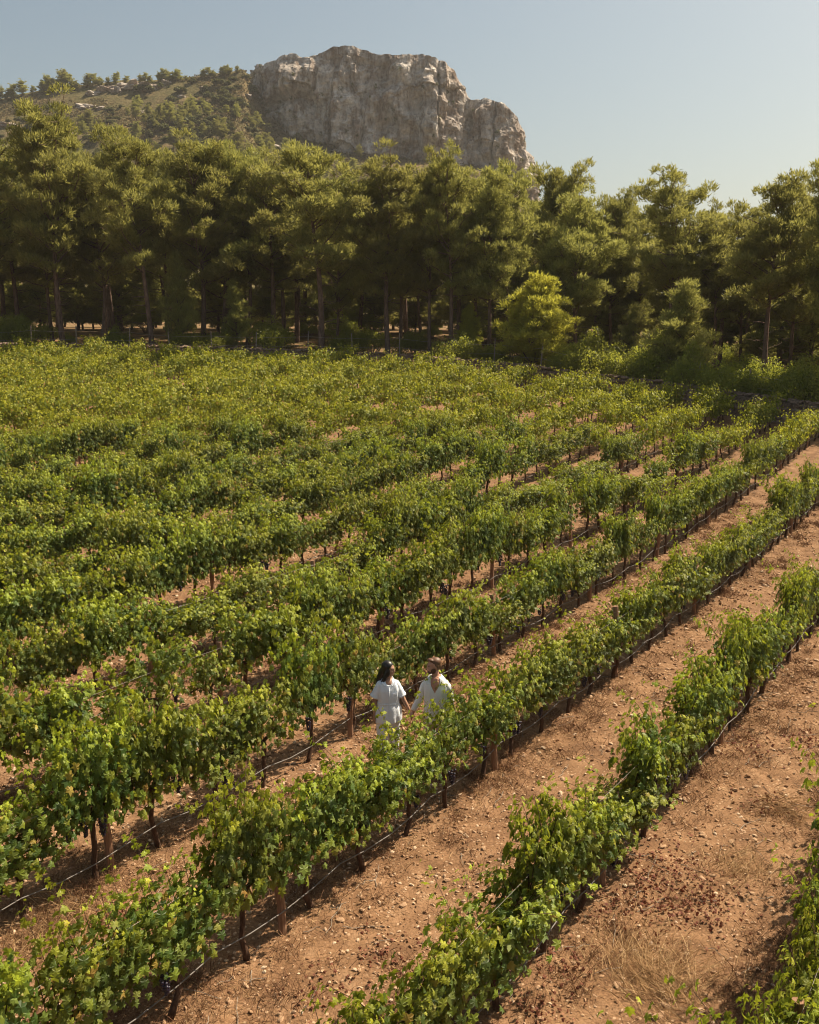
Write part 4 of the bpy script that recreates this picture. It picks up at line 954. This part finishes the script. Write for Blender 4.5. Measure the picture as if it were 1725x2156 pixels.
# --- woman
wx, wy = -.315, 13.25; wg = float(ter(wx, wy))
W = tag(obj('person', None, None, (wx, wy, wg), (0, 0, math.radians(8))), 'person with long black hair in white short-sleeved shirt and pale trousers', 'person', 'couple walking between the rows')
b = MB()
limb(b, [(0, .01, .90), (0, .0, 1.05), (0, 0, 1.22), (0, 0, 1.34)], [.135, .105, .115, .11], 16); b.add(*ell((0, .01, .90), .165, .11, .13)); b.add(*ell((0, 0, 1.27), .14, .09, .13)); limb(b, [(-.12, 0, 1.32), (0, 0, 1.35), (.12, 0, 1.32)], [.038, .045, .038]); limb(b, [(0, .0, 1.36), (0, -.01, 1.47)], [.052, .046])
for sd, foot in ((-1, -.16), (1, .14)):
    limb(b, [(sd * .085, .01, .86), (sd * .09, foot * .35 - .01, .47), (sd * .085, foot, .09)], [.085, .054, .036], 12); limb(b, [(sd * .085, foot + .03, .045), (sd * .09, foot - .10, .035), (sd * .095, foot - .16, .028)], [.036, .036, .024], 10)
limb(b, [(-.135, 0, 1.31), (-.195, .02, 1.09), (-.215, -.03, .875)], [.040, .034, .023], 12); hand(b, (-.215, -.03, .865), (.02, -.12, -1), -1, .45, .92)
limb(b, [(.135, 0, 1.31), (.225, .01, 1.10), (.325, -.04, .905)], [.046, .037, .024], 12); hand(b, (.325, -.04, .895), (.42, -.12, -1), 1, .5, .92)
HW = (.012, -.012, 1.575); YW = math.radians(52); Pw, Rw = face(b, HW, YW, .98)
remesh(b.mesh('body', M['skin_a'], True), 'body', W, .0085, 4)
b = MB()
for q in (-1, 1): b.add(*ell(Pw(.028 * q, -.083, .006), .011, .006, .006, 10, 6, (0, 0, YW)))
obj('eyes', b.mesh('eyes', M['eye'], True), W)
b = MB()   # shirt: collar opening in front, tied waist, hem at the hip
ty_ = lambda a: 1.425 - .075 * math.exp(-(((a - 1.5 * math.pi)) / .42) ** 2)
pr = [(.74, .215, .150), (.84, .212, .148), (.95, .190, .135), (1.03, .158, .115), (1.06, .160, .117), (1.15, .168, .125), (1.25, .175, .130), (1.33, .165, .112), (1.375, .130, .094), (1.40, .095, .078), (1.43, .066, .066)]
shell(b, pr, .74, ty_, fold=.012, seed=1); 
for sd in (-1, 1):
    t = np.linspace(0, 1, 8)[:, None]; pts = np.array([sd * .118, 0, 1.335]) + np.array([sd * .085, .01, -.195]) * t; b.add(*tube(pts, np.linspace(.060, .072, 8) * (1 + .04 * np.sin(np.arange(8) * 2.1)), 16, False))
    b.add(*ell((sd * .118, 0, 1.335), .061, .064, .054, 18, 12)); b.add(*tube(pts[-2:] + np.array([sd * .008, 0, -.012]), [.0745, .0755], 16, False))
sh = solid(obj('shirt', b.mesh('shirt', M['linen'], True), W))
b = MB(); b.add(*tube([(math.cos(a) * .164, math.sin(a) * .121, 1.04 + .006 * math.sin(3 * a)) for a in np.linspace(0, 2 * math.pi, 25)], .010, 6, False)); obj('waist_tie', b.mesh('waist_tie', M['linen'], True), sh)
b = MB()
for sd in (-1, 1):
    V = np.array([(sd * .058, .035, 1.452), (sd * .078, -.03, 1.425), (sd * .018, -.088, 1.372), (sd * .060, -.108, 1.335), (sd * .100, -.088, 1.372), (sd * .098, -.01, 1.405), (sd * .075, .06, 1.425)]); b.add(V, np.array([[0, 1, 5, 6]]), np.array([[1, 2, 3, 4]]), np.array([[1, 4, 5]]))
solid(obj('collar', b.mesh('collar', M['linen']), sh), .006)
b = MB(); V = np.array([(.055, -.140, 1.225), (.125, -.122, 1.225), (.127, -.125, 1.150), (.055, -.143, 1.150)]); b.add(V, np.array([[0, 1, 2, 3]])); b.add(V * 1 + np.array([[0, -.006, .006], [0, -.006, .006], [0, -.007, .052], [0, -.007, .052]]), np.array([[0, 1, 2, 3]])); solid(obj('pocket', b.mesh('pocket', M['linen']), sh), .004)
b = MB(); b.add(*tube([(0, -.140, .78), (0, -.135, .95), (0, -.122, 1.04), (0, -.140, 1.2), (0, -.133, 1.32)], .007, 5)); obj('placket', b.mesh('placket', M['linen'], True), sh)
b = MB()
for sd, foot in ((-1, -.16), (1, .14)): limb(b, [(sd * .088, .01, .86), (sd * .095, foot * .35, .47), (sd * .09, foot, .12)], [.105, .090, .085], 16)
b.add(*ell((0, .01, .88), .178, .125, .11)); remesh(b.mesh('trousers', M['trouser'], True), 'trousers', W, .011, 4)
b = MB(); e_ = lambda x, y, z, a, b_, d, rot=(0, 0, 0): b.add(*ell(Pw(x, y, z), a, b_, d, 20, 14, (rot[0], rot[1], rot[2] + YW)))
e_(0, .026, .046, .086, .097, .086); e_(0, .062, -.02, .074, .070, .10); e_(-.052, .005, -.03, .034, .058, .095); e_(.060, .025, -.04, .026, .050, .085)
hb = np.array(Pw(0, .075, -.02)); limb(b, [hb, hb + [-.035, .035, -.10], hb + [-.075, .05, -.19], hb + [-.090, .07, -.30], hb + [-.085, .085, -.40]], [.070, .072, .060, .048, .024], 14)
limb(b, [Pw(-.06, 0, -.03), np.array(Pw(-.07, .01, -.12)) + [-.03, .0, -.03], np.array(Pw(-.05, .05, -.2)) + [-.05, .02, -.05]], [.034, .032, .022], 12)
remesh(b.mesh('hair', M['hair_black'], True), 'hair', W, .009, 2)

# --- man
mx_, my_ = .405, 13.12; mg = float(ter(mx_, my_))
Mn = tag(obj('person', None, None, (mx_, my_, mg), (0, 0, math.radians(-10))), 'bearded person with short brown hair in cream long-sleeved open-neck shirt', 'person', 'couple walking between the rows')
b = MB()
limb(b, [(0, .01, .96), (0, 0, 1.12), (0, 0, 1.30), (0, 0, 1.42)], [.14, .125, .135, .125], 16); b.add(*ell((0, 0, 1.33), .150, .10, .14)); b.add(*ell((0, .01, .95), .165, .115, .12)); limb(b, [(-.14, 0, 1.395), (0, 0, 1.43), (.14, 0, 1.395)], [.045, .052, .045]); limb(b, [(0, .0, 1.45), (-.01, -.012, 1.57)], [.064, .058])
for sd, foot in ((-1, .14), (1, -.16)):
    limb(b, [(sd * .095, .01, .92), (sd * .10, foot * .35 - .01, .50), (sd * .095, foot, .09)], [.09, .06, .042], 12); limb(b, [(sd * .095, foot + .03, .05), (sd * .10, foot - .11, .04), (sd * .105, foot - .18, .03)], [.042, .042, .028], 10)
limb(b, [(-.15, 0, 1.39), (-.245, .02, 1.15), (-.345, -.01, .93)], [.055, .043, .029], 12); hand(b, (-.345, -.01, .92), (-.30, -.12, -1), -1, .6, 1.02)
limb(b, [(.15, 0, 1.39), (.225, .03, 1.15), (.215, -.05, .92)], [.055, .043, .029], 12); hand(b, (.215, -.05, .91), (0, -.12, -1), 1, .45, 1.02)
HM = (-.035, -.02, 1.675); YM = math.radians(-62); Pm, Rm = face(b, HM, YM, 1.03, True)
remesh(b.mesh('body', M['skin_b'], True), 'body', Mn, .009, 4)
b = MB()
for q in (-1, 1): b.add(*ell(Pm(.028 * q, -.083, .006), .011, .006, .006, 10, 6, (0, 0, YM)))
obj('eyes', b.mesh('eyes', M['eye'], True), Mn)
b = MB(); tm_ = lambda a: 1.515 - .225 * max(0, 1 - abs(a - 1.5 * math.pi) / .62)
pr = [(.78, .180, .140), (.92, .178, .138), (1.05, .168, .132), (1.18, .178, .136), (1.30, .188, .138), (1.40, .182, .122), (1.455, .145, .102), (1.485, .125, .092), (1.515, .082, .080)]
shell(b, pr, .78, tm_, fold=.012, seed=4)
for sd, el, wr in ((-1, (-.245, .02, 1.15), (-.345, -.01, .945)), (1, (.225, .03, 1.15), (.215, -.05, .94))):
    A = np.array([(sd * .128, 0, 1.40), (sd * .172, .0, 1.345), el, wr]); t = np.linspace(0, 3, 22); pts = np.stack([np.interp(t, range(4), A[:, i]) for i in range(3)], -1); pts[1:-1] = (pts[:-2] + pts[1:-1] * 2 + pts[2:]) / 4
    b.add(*ell((sd * .130, 0, 1.40), .066, .068, .058, 18, 12)); b.add(*tube(pts, np.interp(t, [0, 1, 2, 3], [.062, .064, .056, .043]) * (1 + .05 * np.sin(np.arange(22) * 1.7) * (t > 1.2)), 16, False))
sh = solid(obj('shirt', b.mesh('shirt', M['linen_warm'], True), Mn))
b = MB()
for sd in (-1, 1):
    V = np.array([(sd * .066, .05, 1.535), (sd * .088, -.03, 1.505), (sd * .060, -.098, 1.42), (sd * .120, -.108, 1.405), (sd * .140, -.06, 1.455), (sd * .115, .03, 1.495)]); b.add(V, np.array([[0, 1, 4, 5]]), np.array([[1, 2, 3, 4]]))
solid(obj('collar', b.mesh('collar', M['linen_warm']), sh), .006)
b = MB()
for sd, foot in ((-1, .14), (1, -.16)): limb(b, [(sd * .098, .01, .90), (sd * .104, foot * .35, .50), (sd * .10, foot, .12)], [.105, .085, .075], 16)
b.add(*ell((0, .01, .92), .175, .13, .11)); remesh(b.mesh('trousers', M['beige'], True), 'trousers', Mn, .011, 4)
b = MB(); e_ = lambda x, y, z, a, b_, d, rot=(0, 0, 0): b.add(*ell(Pm(x, y, z), a, b_, d, 20, 14, (rot[0], rot[1], rot[2] + YM)))
e_(0, .028, .060, .082, .094, .072); e_(0, .070, .005, .070, .052, .075); e_(0, -.045, .095, .060, .045, .026); e_(.066, .022, .012, .016, .034, .046); e_(-.066, .022, .012, .016, .034, .046)
remesh(b.mesh('hair', M['hair_brown'], True), 'hair', Mn, .009, 2)
b = MB(); e_(0, -.056, -.090, .046, .038, .030); e_(.054, -.020, -.060, .018, .044, .046); e_(-.054, -.020, -.060, .018, .044, .046); e_(0, -.080, -.078, .030, .016, .016); e_(0, -.094, -.045, .020, .007, .004)
remesh(b.mesh('beard', M['beard'], True), 'beard', Mn, .008, 2)

W.scale = (.96,) * 3; Mn.scale = (.96,) * 3; Mn.location.x -= .02
